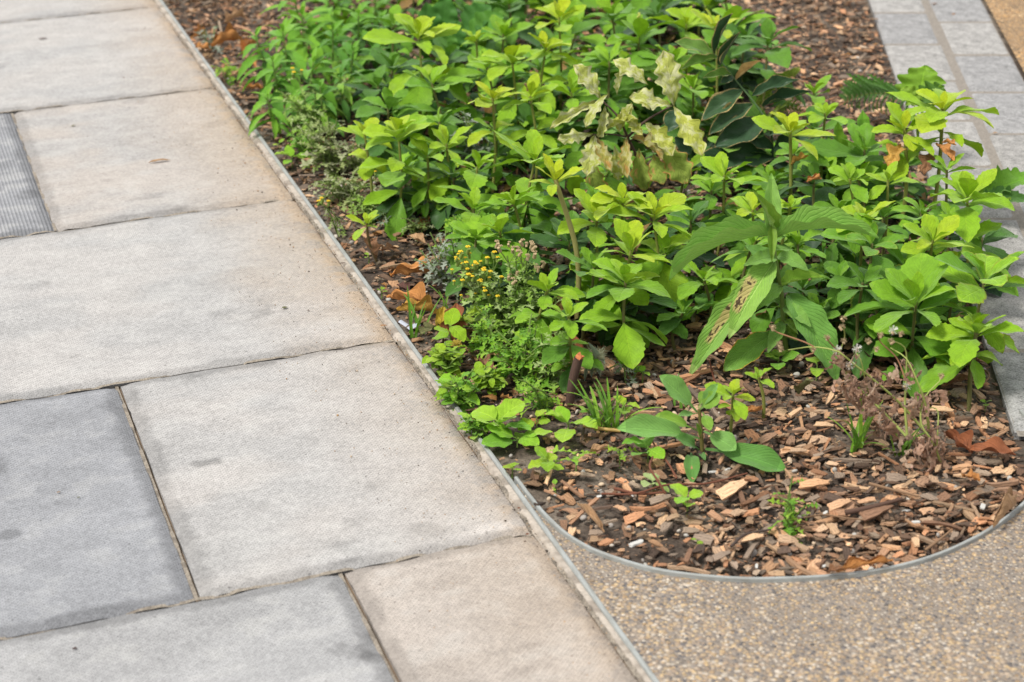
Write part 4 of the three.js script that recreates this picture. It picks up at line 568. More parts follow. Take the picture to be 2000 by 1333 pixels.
// ferns
const fernMats = [[0.14, 0.36, 0.04], [0.3, 0.42, 0.03], [0.18, 0.38, 0.035]].map((c) => leafMat(PLAIN, c, { clearcoat: 0.05 }));
const pinna = leafGeo({ prof: (t) => 0.5 * (1 - t) ** 0.6 * (t < 0.06 ? 0.4 : 1), nu: 2, nv: 36, bend: 0.5, fold: 0.15, lob: (t) => 0.72 + 0.38 * Math.cos(t * 6.28 * 9) });
function fern(px, py, h, x0, y0, x1, y1, t1, n, len, k, label) {
  const B = hit(px, py, 0), g = thing('fern_frond', label, 'fern', B, 'fern fronds in the bed'), a = upright(x0, y0, B, 0), b = upright(x1, y1, B, t1), mid = a.clone().lerp(b, 0.5).add(V3(0, 0.02, 0)), c = new THREE.CatmullRomCurve3([a, mid, b]);
  part(g, 'stalk', tube(rel(g, [B, B.clone().lerp(a, 0.6).add(V3(0, 0.01, 0)), a, mid, b]), 0.0018, 0.0009, 14, 5), stemMats[0]);
  const dir = b.clone().sub(a).normalize(), side = V3(0, 1, 0).cross(dir).normalize().add(V3(0, 0.9, 0).multiplyScalar(dir.x < 0 ? 1 : -1)).normalize(), L = metres(a, len);
  for (let i = 0; i < n; i++) for (const s of [-1, 1]) {
    const f = i / n, p = c.getPointAt(f), l = L * Math.sin(Math.PI * (0.28 + 0.7 * f)) ** 0.8 * rr(0.9, 1.08), out = side.clone().multiplyScalar(s).addScaledVector(dir, 0.35).add(V3(0, rr(-0.1, 0.12), 0)).normalize(), x = EYE.clone().sub(p).normalize().add(V3(0, 0.6, 0)).cross(out).normalize();
    const o = part(g, 'leaflet', pinna, fernMats[k]); o.position.copy(p).sub(g.position); o.quaternion.setFromRotationMatrix(new THREE.Matrix4().makeBasis(x, out.clone().cross(x), out)); o.scale.set(L * 0.3, l, l);
  }
}
fern(1800, 250, 0.1, 1780, 198, 1645, 196, 0.0, 15, 92, 0, 'dark green fern frond lying before the mulch, left of the lobed leaf');
fern(1500, 250, 0.1, 1478, 200, 1560, 142, -0.06, 12, 50, 1, 'yellow green fern frond behind the pinnate shrub, pointing at the setts');
fern(1500, 262, 0.08, 1500, 232, 1568, 218, 0.02, 10, 40, 1, 'small yellow green fern frond under the dark leaflets');
fern(1330, 60, 0.12, 1340, 42, 1280, 28, -0.03, 10, 44, 2, 'green fern frond at the top of the photo among the lime rosettes');

// upright jagged leaves and the leaf on the setts
const jag = (n, d) => (t, s) => 1 - d + d * 1.5 * (((t * n + (s > 0 ? 0.25 : 0)) % 1));
function leafPlant(name, label, category, base, leaves, geoOf, mats) {
  const B = hit(base[0], base[1], 0), g = thing(name, label, category, B), U = (x, y, t) => upright(x, y, B, t);
  for (const [x0, y0, t0, x1, y1, t1, w, k, arch, o] of leaves) { leafPP(g, 'leaf', U(x0, y0, t0), U(x1, y1, t1), geoOf(arch ?? 0.4, k), mats[k] ?? mats[0], w, o ?? {}); }
  return g;
}
const dandTex = bladeTex({ n: 9, slant: 0.6, vein: 0.12, mottle: 0.25, mid: 0.06, midCol: [2.0, 1.5, 2.4], s: 31 });
const dandMats = [leafMat(dandTex, [0.18, 0.42, 0.03]), leafMat(dandTex, [0.24, 0.48, 0.03]), leafMat(dandTex, [0.11, 0.27, 0.05])];
const dandGeo = (arch) => leafGeo({ prof: (t) => 0.5 * (0.24 + 0.76 * Math.sin(Math.PI * clamp(t) ** 0.75)) * (1 - smooth(0.9, 1, t) * 0.9), nu: 6, nv: 44, arch, fold: 0.35, lob: jag(6, 0.26), wave: 0.05, waves: 4 });
leafPlant('upright_jagged_weed', 'weed with long upright toothed leaves behind the right hand rosettes', 'weed', [1680, 400], [[1695, 395, 0, 1685, 214, -0.03, 62, 0, 0.3], [1712, 395, 0.01, 1690, 270, -0.02, 46, 0, 0.3], [1648, 400, 0, 1636, 236, -0.03, 48, 1, 0.5], [1665, 395, 0.01, 1650, 290, 0, 40, 0, 0.4], [1625, 392, 0.01, 1618, 262, 0, 22, 1, 0.3], [1730, 395, 0, 1752, 320, 0, 30, 0, 0.5]], dandGeo, dandMats);
leafPlant('jagged_leaf_weed', 'sow thistle with jagged leaves reaching over the setts at the right edge', 'weed', [1935, 430], [[1925, 382, 0.02, 2018, 346, 0.0, 70, 0, 0.5, { roll: -0.3 }], [1920, 390, 0.03, 2010, 392, 0.06, 42, 2, 0.4], [1915, 380, 0, 1945, 340, -0.02, 24, 1, 0.4]], dandGeo, dandMats);
leafPlant('lobed_leaf_weed', 'big upright crinkled lobed leaf behind the tall lime rosettes on the setts side', 'weed', [1795, 330], [[1793, 206, 0, 1808, 128, -0.05, 96, 0, 0.3], [1793, 206, 0.01, 1760, 172, 0.0, 40, 1, 0.4], [1796, 200, 0, 1846, 168, 0, 46, 2, 0.3], [1790, 226, 0.01, 1762, 230, 0.03, 34, 0, 0.4], [1794, 214, 0, 1832, 200, 0.02, 40, 0, 0.4], [1792, 320, 0, 1793, 206, 0, 7, 1, 0.1]], (a) => leafGeo({ prof: ovate(1), nu: 8, nv: 44, arch: a, fold: 0.35, lob: (t, s) => 0.78 + 0.3 * Math.abs(Math.sin(t * 12.6 + (s > 0 ? 0.5 : 0))), wave: 0.1, waves: 4, rough: 0.1 }), [leafMat(dandTex, [0.24, 0.46, 0.03]), leafMat(dandTex, [0.3, 0.5, 0.04]), leafMat(dandTex, [0.11, 0.25, 0.025])]);
// dark docks at the back
const dockMats = [leafMat(bladeTex({ n: 12, vein: 0.18, mottle: 0.25, mid: 0.05, s: 33 }), [0.075, 0.24, 0.03]), leafMat(bladeTex({ n: 12, vein: 0.18, mottle: 0.25, s: 34 }), [0.13, 0.35, 0.035]), leafMat(bladeTex({ n: 9, vein: 0.2, mottle: 0.6, base: [0.1, 0.22, 0.03], blotch: [0.34, 0.34, 0.03], rim: [0.5, 0.38, 0.1], rimW: 0.12, s: 35 }), [1, 1, 1])];
const dockGeo = (a) => leafGeo({ prof: ovate(1), nu: 6, nv: 24, arch: a, fold: 0.2, wave: 0.07, waves: 4, rough: 0.04 });
leafPlant('broad_leaved_dock', 'dark dock with broad upright leaves in the shade at the back', 'dock', [860, 140], [[845, 100, 0, 832, 4, 0, 58, 0, 0.4], [880, 110, 0, 895, 40, 0, 60, 0, 0.5], [870, 110, 0.02, 878, 60, 0.02, 50, 1, 0.4], [905, 60, 0, 960, 12, 0, 60, 0, 0.4], [915, 70, 0.02, 985, 30, 0.03, 52, 1, 0.5], [862, 80, -0.03, 872, -10, -0.05, 60, 0, 0.3], [850, 120, 0.03, 820, 150, 0.06, 44, 0, 0.5]], dockGeo, dockMats);
leafPlant('mottled_leaf_plant', 'plant with long yellowing mottled leaves lying low beside the lime clump', 'weed', [815, 235], [[832, 206, 0, 712, 222, 0.05, 44, 2, 0.4], [800, 200, 0, 775, 178, 0.02, 40, 1, 0.3], [815, 212, 0.02, 872, 222, 0.03, 34, 0, 0.4], [740, 200, 0, 700, 186, 0.02, 26, 1, 0.3]], dockGeo, dockMats);
leafPlant('green_leaved_dock', 'mid green dock with wide leaves at the top of the photo', 'dock', [1000, 60], [[985, 40, 0, 960, -20, 0, 56, 1, 0.4], [990, 40, 0.02, 1030, 14, 0.02, 60, 1, 0.4], [1000, 30, 0, 1020, -30, 0, 50, 0, 0.3], [975, 46, 0.03, 930, 40, 0.05, 44, 1, 0.4]], dockGeo, dockMats);

// ---------- tall leafy weeds at the back left ----------
const narrowTex = bladeTex({ n: 7, slant: 0.9, vein: 0.1, mottle: 0.2, mid: 0.05, midCol: [1.5, 1.3, 1.8], s: 41 });
const weedMats = [[0.27, 0.58, 0.04], [0.2, 0.48, 0.035], [0.14, 0.37, 0.04], [0.32, 0.6, 0.06], [0.09, 0.25, 0.035]].map((c) => leafMat(narrowTex, c, { clearcoat: 0.05 }));
const NARROW = []; for (let i = 0; i < 6; i++) NARROW.push(leafGeo({ prof: lanceo(rr(0.2, 0.27), 0.95), nu: 4, nv: 20, bend: rr(0.4, 1.2), fold: rr(0.15, 0.4), tooth: 0.28, teeth: 2.5, from: 0.3, wave: 0.03, twist: rr(-0.3, 0.3) }));
function leafyWeed(px, py, base, r, tone, label, o = {}) {
  const B = hit(base[0], base[1], 0), top = upright(px, py, B, 0), g = thing('leafy_weed', label, 'weed', B, o.group ?? 'tall narrow leaved weeds at the back left'), c = top.clone().sub(B), R = metres(top, r);
  const cv = new THREE.CatmullRomCurve3([V3(0, -0.01, 0), V3(c.x * 0.3 + rr(-0.01, 0.01), c.y * 0.5, c.z * 0.3), c]); part(g, 'stem', tube(cv.points, 0.0032, 0.002, 10, 6), stemMats[3]);
  const n = o.n ?? 18; for (let k = 0; k < n; k++) { const f = k / (n - 1), p = cv.getPointAt(lerp(1, o.low ?? 0.35, f ** 1.2)); placeLeaf(g, 'leaf', pick(NARROW), weedMats[clamp(Math.round(tone + (f > 0.6 ? rr(0, 1.4) : rr(-0.5, 0.6)) - (k < 3 ? 1 : 0)), 0, 4)], p, k * 2.4 + rr(-0.3, 0.3), lerp(1.2, -0.1, Math.min(1, f * 2)) + rr(-0.2, 0.2), R * lerp(0.4, 1, Math.min(1, f * 2.5)) * rr(0.85, 1.15), rr(0.9, 1.3), rr(-0.3, 0.3)); }
  return g;
}
for (const [px, py, bx, by, r, t, label] of [[552, 62, 560, 190, 86, 1, 'narrow leaved green weed nearest the curled orange leaves'], [532, 120, 545, 225, 78, 1, 'narrow leaved weed with drooping leaves left of its taller neighbour'], [522, 190, 540, 262, 62, 0, 'bright narrow leaved weed by the metal edging'], [612, 122, 615, 235, 80, 1, 'bright weed with a pale tuft in the middle of the back left group'], [590, 30, 600, 150, 84, 0, 'yellow green weed at the top of the back left group'], [650, 60, 655, 175, 78, 2, 'mid green weed right of the yellow green one'], [690, 100, 690, 200, 74, 2, 'darker narrow leaved weed with a silvery tuft at the right of the group'], [625, 170, 630, 262, 60, 2, 'short narrow leaved weed below the pale tufted one'], [700, 30, 700, 130, 76, 1, 'narrow leaved weed at the top right of the back left group'], [745, 40, 750, 140, 70, 2, 'dull green weed beside the tall lime rosette at the back'], [640, 0, 650, 110, 80, 1, 'weed cut by the top edge of the photo above the pale tufted one'], [575, -10, 590, 95, 80, 0, 'bright weed cut by the top edge of the photo at the left'], [735, -10, 740, 90, 80, 1, 'weed cut by the top edge of the photo at the right of the group'], [665, 150, 670, 235, 62, 3, 'small dark weed at the right foot of the back left group'], [498, 70, 515, 175, 70, 1, 'leftmost tall weed beside the curled orange leaves']]) leafyWeed(px, py, [bx, by], r, t, label);
leafyWeed(1608, 488, [1596, 575], 62, 2, 'pale green weed with lobed leaves in the middle of the dark rosettes', { group: 'lobed pale weeds', n: 12, low: 0.4 });

// ---------- groundsel and small weeds along the edging ----------
const ragTex = bladeTex({ n: 6, slant: 0.6, vein: 0.1, mottle: 0.3, mid: 0.08, s: 51 });
const RAG = { bright: [[0.32, 0.64, 0.03], [0.42, 0.7, 0.045], [0.22, 0.5, 0.03]], grey: [[0.46, 0.68, 0.15], [0.56, 0.72, 0.26], [0.38, 0.64, 0.07]], pale: [[0.48, 0.58, 0.2], [0.58, 0.62, 0.34], [0.34, 0.48, 0.1]], felt: [[0.42, 0.5, 0.35], [0.52, 0.58, 0.46], [0.3, 0.42, 0.22]], lime: [[0.36, 0.6, 0.02], [0.3, 0.54, 0.025], [0.44, 0.66, 0.03]] };
for (const k in RAG) RAG[k] = RAG[k].map((c) => leafMat(ragTex, c, { clearcoat: 0 }));
const LOBED = []; for (let i = 0; i < 6; i++) LOBED.push(leafGeo({ prof: (t) => 0.19 * (0.45 + 0.55 * t) * (1 - smooth(0.86, 1, t) * 0.8), nu: 2, nv: 30, bend: rr(0.2, 1.1), fold: rr(0.1, 0.5), lob: (t, s) => 0.62 + 0.6 * Math.max(-0.5, Math.sin(t * 26 + (s > 0 ? 0.5 : 0))), wave: 0.08, waves: 3, twist: rr(-0.6, 0.6), rough: 0.1 }));
const rrw = [0.62, 0.75, 0.7, 0.8], ROUND = []; for (let i = 0; i < 4; i++) ROUND.push(leafGeo({ prof: (t) => 0.5 * rrw[i] * (t < 0.18 ? 0.07 : Math.sin(Math.PI * ((t - 0.14) / 0.86) ** 0.85) ** 0.7), nu: 4, nv: 14, bend: [0.2, 0.6, 0.9, 0.4][i], fold: [0.15, 0.3, 0.1, 0.35][i], wave: 0.05 }));
const headGeo = (() => { const a = new THREE.CylinderGeometry(0.42, 0.5, 1, 7, 1); a.translate(0, 0.5, 0); return a; })(), tuftGeo = (() => { const a = []; for (let k = 0; k < 14; k++) { const b = new THREE.IcosahedronGeometry(rr(0.16, 0.26), 0); b.translate(rr(-0.5, 0.5), rr(-0.2, 0.5), rr(-0.5, 0.5)); a.push(b); } return mergeGeometries(a); })();
const YELLOW = std({ color: C3([0.75, 0.52, 0.02]), roughness: 0.8 }), TANHEAD = std({ color: C3(L3(196, 172, 132, 0.7)), roughness: 0.95 }), GREENHEAD = std({ color: C3(L3(140, 165, 70, 0.6)), roughness: 0.8 }), WHITE = std({ color: C3([0.68, 0.66, 0.6]), roughness: 1 });
function ragweed(base, tops, len, mats, label, o = {}) {
  const B = hit(base[0], base[1], 0), g = thing(o.name ?? 'groundsel', label, o.cat ?? 'weed', B, o.group), U = (x, y, t) => upright(x, y, B, t).sub(B), L = metres(B, len) * 1.4, stems = [], heads = [], tufts = [];
  for (const [x, y, t = 0, kind = 0] of tops) {
    const e = U(x, y, t), s0 = V3(rr(-0.01, 0.01), -0.012, rr(-0.01, 0.01)), cv = new THREE.CatmullRomCurve3([s0, e.clone().multiplyScalar(0.45).add(V3(rr(-0.012, 0.012), 0.015, rr(-0.012, 0.012))), e]);
    stems.push(tube(cv.points, 0.0021, 0.0013, 9, 5));
    const n = Math.max(4, Math.round(e.length() / (L * (o.gap ?? 0.15)))); for (let k = 0; k < n; k++) { const f = (k + 0.5) / n; placeLeaf(g, 'leaf', pick(o.geos ?? LOBED), pick(mats), cv.getPointAt(lerp(o.low ?? 0.1, 0.97, f)), k * 2.4 + rr(-0.5, 0.5), rr(-0.2, 0.8), L * lerp(1.05, 0.5, f) * rr(0.6, 1.15), rr(0.7, 1.2), rr(-0.5, 0.5)); }
    if (kind) for (let k = 0; k < (o.heads ?? 4); k++) {
      const q = e.clone().add(V3(rr(-1, 1), rr(-0.3, 0.9), rr(-1, 1)).multiplyScalar(L * 0.42)); stems.push(tube([cv.getPointAt(0.9), cv.getPointAt(0.9).lerp(q, 0.6).add(V3(0, 0.002, 0)), q], 0.0008, 0.0007, 4, 4));
      const h = headGeo.clone(), s = rr(0.0045, 0.0085); h.scale(s, s * 1.6, s); h.rotateZ(rr(-0.5, 0.5)); h.rotateX(rr(-0.3, 0.6)); h.translate(q.x, q.y, q.z); heads.push([h, kind]);
      const f = tuftGeo.clone(); f.scale(s * 0.9, s * 0.7, s * 0.9); f.translate(q.x, q.y + s * 1.6, q.z + s * 0.2); tufts.push([f, kind]);
    }
  }
  part(g, 'stem', mergeGeometries(stems), o.stemMat ?? stemMats[3]);
  for (const [h, k] of heads) part(g, 'flower_head', h, k === 1 ? GREENHEAD : TANHEAD); for (const [f, k] of tufts) part(g, 'petals', f, k === 1 ? YELLOW : k === 3 ? WHITE : TANHEAD);
  return g;
}
const R5 = (cx, cy, w, h, n, kind = 0) => Array.from({ length: n }, () => [cx + rr(-w, w), cy + rr(-h, h), rr(-0.04, 0.04), kind]);
ragweed([985, 650], [[925, 520, 0.02, 1], [905, 518, 0.02, 1], [955, 522, 0.01, 1], [915, 560, 0.03, 1], [948, 545, 0.03, 1], [935, 560, 0.03, 1], [902, 545, 0.03, 1], [918, 585, 0.04, 1], [960, 575, 0.03, 1], ...R5(945, 580, 30, 30, 4)], 42, RAG.grey, 'groundsel with a cluster of small yellow flowers at the middle of the edging', { heads: 5 });
ragweed([1015, 660], [[1005, 490, 0, 2], [1018, 500, 0, 2], [990, 500, 0.01, 2], [1028, 512, 0, 2], [1040, 560, 0.02], [1000, 560, 0.03, 2], [1060, 580, 0.02], [985, 590, 0.03]], 40, RAG.grey, 'groundsel gone to dry tan seed heads beside the yellow flowered one', { heads: 3 });
ragweed([1020, 740], [...R5(1010, 640, 50, 35, 7), ...R5(1020, 690, 60, 25, 7)], 46, RAG.bright, 'mass of bright feathery groundsel left of the cut twig');
ragweed([1075, 745], [...R5(1085, 640, 40, 40, 5), ...R5(1080, 720, 40, 20, 4)], 40, RAG.grey, 'grey green feathery groundsel directly left of the cut twig');
ragweed([880, 560], [...R5(850, 480, 45, 35, 8), ...R5(870, 530, 40, 25, 6)], 34, RAG.felt, 'grey felted weed with curled leaves above the orange dead leaves', { name: 'felted_weed', gap: 0.22 });
ragweed([905, 500], [...R5(900, 450, 45, 40, 11), [940, 410, 0], [885, 420, 0]], 36, RAG.bright, 'green feathery weed right of the grey felted weed');
ragweed([640, 330], [...R5(625, 270, 36, 50, 14), [680, 280, 0], [600, 240, 0]], 36, RAG.pale, 'pale withering groundsel lying along the edging in the left of the bed');
ragweed([700, 330], [...R5(690, 300, 45, 40, 12)], 34, RAG.pale, 'tangled pale green weed below the lime yellow rosette near the edging');
ragweed([830, 400], [...R5(850, 370, 45, 40, 12), [900, 350, 0]], 36, RAG.bright, 'ragged green weed under the lime clump beside the bare soil gap');
ragweed([650, 220], [...R5(640, 190, 45, 40, 10)], 38, RAG.grey, 'grey green feathery weed between the narrow leaved weeds and the lime clump');
ragweed([1060, 655], [[1050, 540, 0], [1035, 530, 0, 2], [1075, 560, 0], [1020, 560, 0], ...R5(1050, 600, 45, 35, 7)], 40, RAG.grey, 'wispy light green groundsel in front of the soft green rosette', { heads: 3 });
ragweed([600, 265], [[580, 148, 0, 1], ...R5(590, 210, 42, 50, 14)], 36, RAG.grey, 'grey green groundsel with a few yellow buds beside the narrow leaved weeds', { heads: 3 });
ragweed([680, 390], [...R5(670, 360, 60, 40, 14), [735, 350, 0, 1]], 30, RAG.pale, 'low straggling pale weed in the bare soil left of the lime clump', { heads: 2 });
ragweed([665, 445], [[632, 398, 0, 1], [638, 408, 0, 1], [665, 430, 0]], 18, RAG.pale, 'thin weed with two yellow flower buds next to the edging', { heads: 2 });
ragweed([935, 330], [...R5(930, 270, 40, 50, 11), [905, 215, 0], [970, 250, 0], [985, 290, 0]], 42, RAG.felt, 'dusty grey green weed in the middle of the left half of the bed');
ragweed([1000, 310], [[1010, 240, 0], [975, 265, 0], [995, 275, 0]], 44, RAG.bright, 'green feathery weed left of the long pointed rosette');
ragweed([408, 90], [...R5(405, 70, 14, 14, 4)], 26, RAG.felt, 'small silver green weed among the curled orange leaves at the top left');
ragweed([440, 150], [...R5(437, 132, 20, 10, 4)], 28, RAG.bright, 'small green weed leaning over the edging at the top left');
ragweed([770, 445], [...R5(770, 425, 40, 14, 5)], 26, RAG.felt, 'grey weed runner on the bare soil right of the lone lime sprout');
ragweed([1540, 1025], [[1548, 932, 0], [1520, 970, 0.02], [1580, 985, 0.01], [1525, 1005, 0.03], [1545, 965, 0.01]], 46, RAG.bright, 'small thistle like seedling with toothed leaves on the wood chips in front', { name: 'thistle_seedling', cat: 'seedling', gap: 0.45 });
ragweed([1225, 735], [[1205, 705, 0], [1245, 722, 0.01], [1190, 720, 0]], 30, RAG.felt, 'silvery felted sprig between the fluffy seed clump and the mined leaf', { name: 'felted_sprig' });
ragweed([900, 790], [...R5(895, 750, 40, 25, 8), [925, 720, 0]], 36, RAG.bright, 'low green weed pressing against the edging left of the groundsel mass', { geos: [...LOBED, ...ROUND] });
ragweed([1060, 800], [...R5(1045, 760, 45, 25, 8)], 32, RAG.bright, 'bright fringed weed at the foot of the cut twig', {});
ragweed([960, 760], [...R5(950, 735, 40, 18, 7)], 34, RAG.lime, 'lime green leafy weed in the middle of the groundsel mass', { geos: ROUND });

ragweed([770, 400], [...R5(765, 370, 50, 30, 12), [735, 330, 0]], 32, RAG.pale, 'pale feathery weed on the bare soil below the lime clump by the edging');
ragweed([720, 420], [...R5(700, 395, 40, 20, 9)], 26, RAG.grey, 'low light green weed just above the lone lime sprout');
ragweed([590, 300], [...R5(595, 265, 24, 30, 9)], 30, RAG.bright, 'bright feathery weed touching the edging below the narrow leaved weeds');
ragweed([810, 455], [...R5(815, 435, 36, 16, 8)], 26, RAG.pale, 'pale weed tuft above the pale tan dead leaf');
ragweed([960, 690], [[930, 600, 0], [950, 610, 0], [915, 630, 0], ...R5(945, 650, 36, 30, 8)], 40, RAG.bright, 'tall bright feathery weed in front of the yellow flowered groundsel');
ragweed([870, 720], [...R5(880, 690, 30, 28, 8)], 34, RAG.lime, 'lime leafy weed by the edging below the orange flower head', { geos: ROUND });
ragweed([930, 850], [...R5(945, 820, 36, 20, 8)], 30, RAG.bright, 'low spreading green weed by the edging left of the tiny lime leaf pair', { geos: [...LOBED, ...ROUND] });

// small round leaved seedlings
function seedling(px, py, n, len, mats, label, o = {}) {
  const B = hit(px, py, 0), g = thing(o.name ?? 'seedling', label, 'seedling', B, o.group ?? 'small seedlings on the soil'), L = metres(B, len), y = metres(B, o.h ?? len * 0.6);
  part(g, 'stem', tube([V3(0, -0.01, 0), V3(0.001, y * 0.5, 0), V3(0, y, 0)], 0.0016, 0.0012, 4, 5), stemMats[3]);
  const y0 = o.yaw ?? rr(0, 6.3); for (let k = 0; k < n; k++) placeLeaf(g, 'leaf', pick(o.geos ?? ROUND), pick(mats), V3(0, y * lerp(1, 0.4, k / n), 0), y0 + k * 2.4 + rr(-0.3, 0.3), rr(0.0, 0.7), L * rr(0.75, 1.15), rr(0.9, 1.15), rr(-0.3, 0.3)); return g;
}
for (const [px, py, n, len, k, label, o] of [
  [880, 690, 5, 46, 'lime', 'round leaved lime seedling at the edging above the groundsel mass', { h: 60 }], [905, 660, 5, 54, 'lime', 'bright broad leaved seedling beside the orange flower head', { h: 50 }], [975, 855, 6, 62, 'bright', 'low dark seedling with oval leaves left of the lime leaf pair'], [960, 845, 4, 34, 'lime', 'tiny lime leaf pair close to the edging'], [1048, 845, 3, 38, 'lime', 'single lime round leaf on a thin stalk in front of the groundsel mass', { h: 30 }], [1010, 865, 5, 66, 'bright', 'dull green oval leaves lying flat in front of the groundsel mass', { h: 10 }], [1110, 850, 4, 62, 'bright', 'broad green leaf standing left of the straw', { h: 30 }], [1125, 915, 5, 56, 'bright', 'seedling with wavy upright leaf in front of the straw', { h: 34, geos: LOBED }], [1070, 930, 6, 38, 'lime', 'cluster of lime leaf tips near the start of the curved edging', { h: 36 }], [1210, 905, 5, 36, 'lime', 'small lobed lime seedling left of the spoon leaved plant', { h: 30, geos: LOBED }], [1265, 905, 4, 54, 'bright', 'green seedling under the spoon leaved plant', { h: 40 }], [1275, 950, 3, 44, 'grey', 'pale dusty leaf on the red twigs', { h: 8 }], [1342, 1000, 4, 44, 'bright', 'four leaved seedling between the red twigs and the thistle seedling', { h: 34 }], [1000, 925, 4, 22, 'lime', 'yellow green sprout touching the edging where the curve begins'], [1085, 955, 2, 16, 'bright', 'tiny two leaved sprout in the sandy soil', { h: 8 }], [1362, 1062, 2, 14, 'lime', 'tiny pale sprout near the curved edging'], [1740, 745, 6, 30, 'bright', 'small clover like seedling under the dry seed heads', { h: 14 }], [1780, 700, 4, 28, 'lime', 'light green leaves below the purple dead leaf', { h: 16 }], [1925, 795, 3, 16, 'grey', 'little grey green sprout near the right edge of the mulch'], [570, 320, 4, 34, 'bright', 'round leaved sprout at the edging beside the withering groundsel', { h: 16 }], [545, 290, 2, 16, 'lime', 'tiny sprout at the edging beside the narrow leaved weeds'], [720, 508, 2, 14, 'bright', 'tiny green sprout left of the curled orange leaf'], [745, 575, 3, 14, 'lime', 'yellow sprout beside the metal edging above the orange leaves'], [1595, 735, 3, 34, 'bright', 'thin green sprout behind the drooping lance leaf', { h: 30 }], [1520, 722, 5, 40, 'bright', 'shaded seedling at the foot of the lance leaved weed', { h: 24 }], [1255, 740, 3, 22, 'bright', 'little sprout behind the grass tuft', { h: 16 }], [1220, 830, 4, 34, 'lime', 'round leaved seedling at the right foot of the grass tuft', { h: 44 }], [1150, 820, 4, 30, 'bright', 'oval leaved seedling at the left foot of the grass tuft', { h: 20 }], [1575, 1012, 2, 12, 'lime', 'speck of green right of the thistle seedling'], [1695, 1010, 2, 12, 'lime', 'speck of green beside the dark stick on the chips']])
  seedling(px, py, n, len, RAG[k], label, o);

// grass tufts
const bladeGrass = [0.5, 0.9, 0.25, 1.3].map((b) => leafGeo({ prof: (t) => 0.036 * (1 - t) ** 0.5, nu: 2, nv: 12, bend: b, fold: 0.5 })), grassMats = [[0.26, 0.56, 0.03], [0.34, 0.62, 0.04], [0.18, 0.42, 0.025]].map((c) => leafMat(PLAIN, c, { clearcoat: 0.1 }));
function tuft(px, py, n, len, label, spread = 1) { const B = hit(px, py, 0), g = thing('grass_tuft', label, 'grass tuft', B, 'grass tufts in the mulch'); for (let k = 0; k < n; k++) placeLeaf(g, 'blade', pick(bladeGrass), pick(grassMats), V3(rr(-0.012, 0.012) * spread, -0.004, rr(-0.012, 0.012) * spread), rr(0, 6.3), rr(1.0, 1.52), metres(B, len) * rr(0.55, 1.1), rr(0.8, 1.6), 0); }
tuft(1180, 832, 26, 112, 'grass tuft with broad upright blades right of the cut twig', 1.8); tuft(1672, 880, 13, 130, 'thin grass tuft among the wood chips before the dry seed heads', 0.7); tuft(815, 650, 7, 110, 'few long grass blades arching over the orange leaves by the edging', 1.4); tuft(875, 600, 6, 60, 'short grass blades between the orange and red dead leaves'); tuft(1330, 790, 3, 80, 'few green grass blades leaning left of the spoon leaved plant'); tuft(1760, 890, 8, 90, 'flattened grass blades at the foot of the dry seed heads');

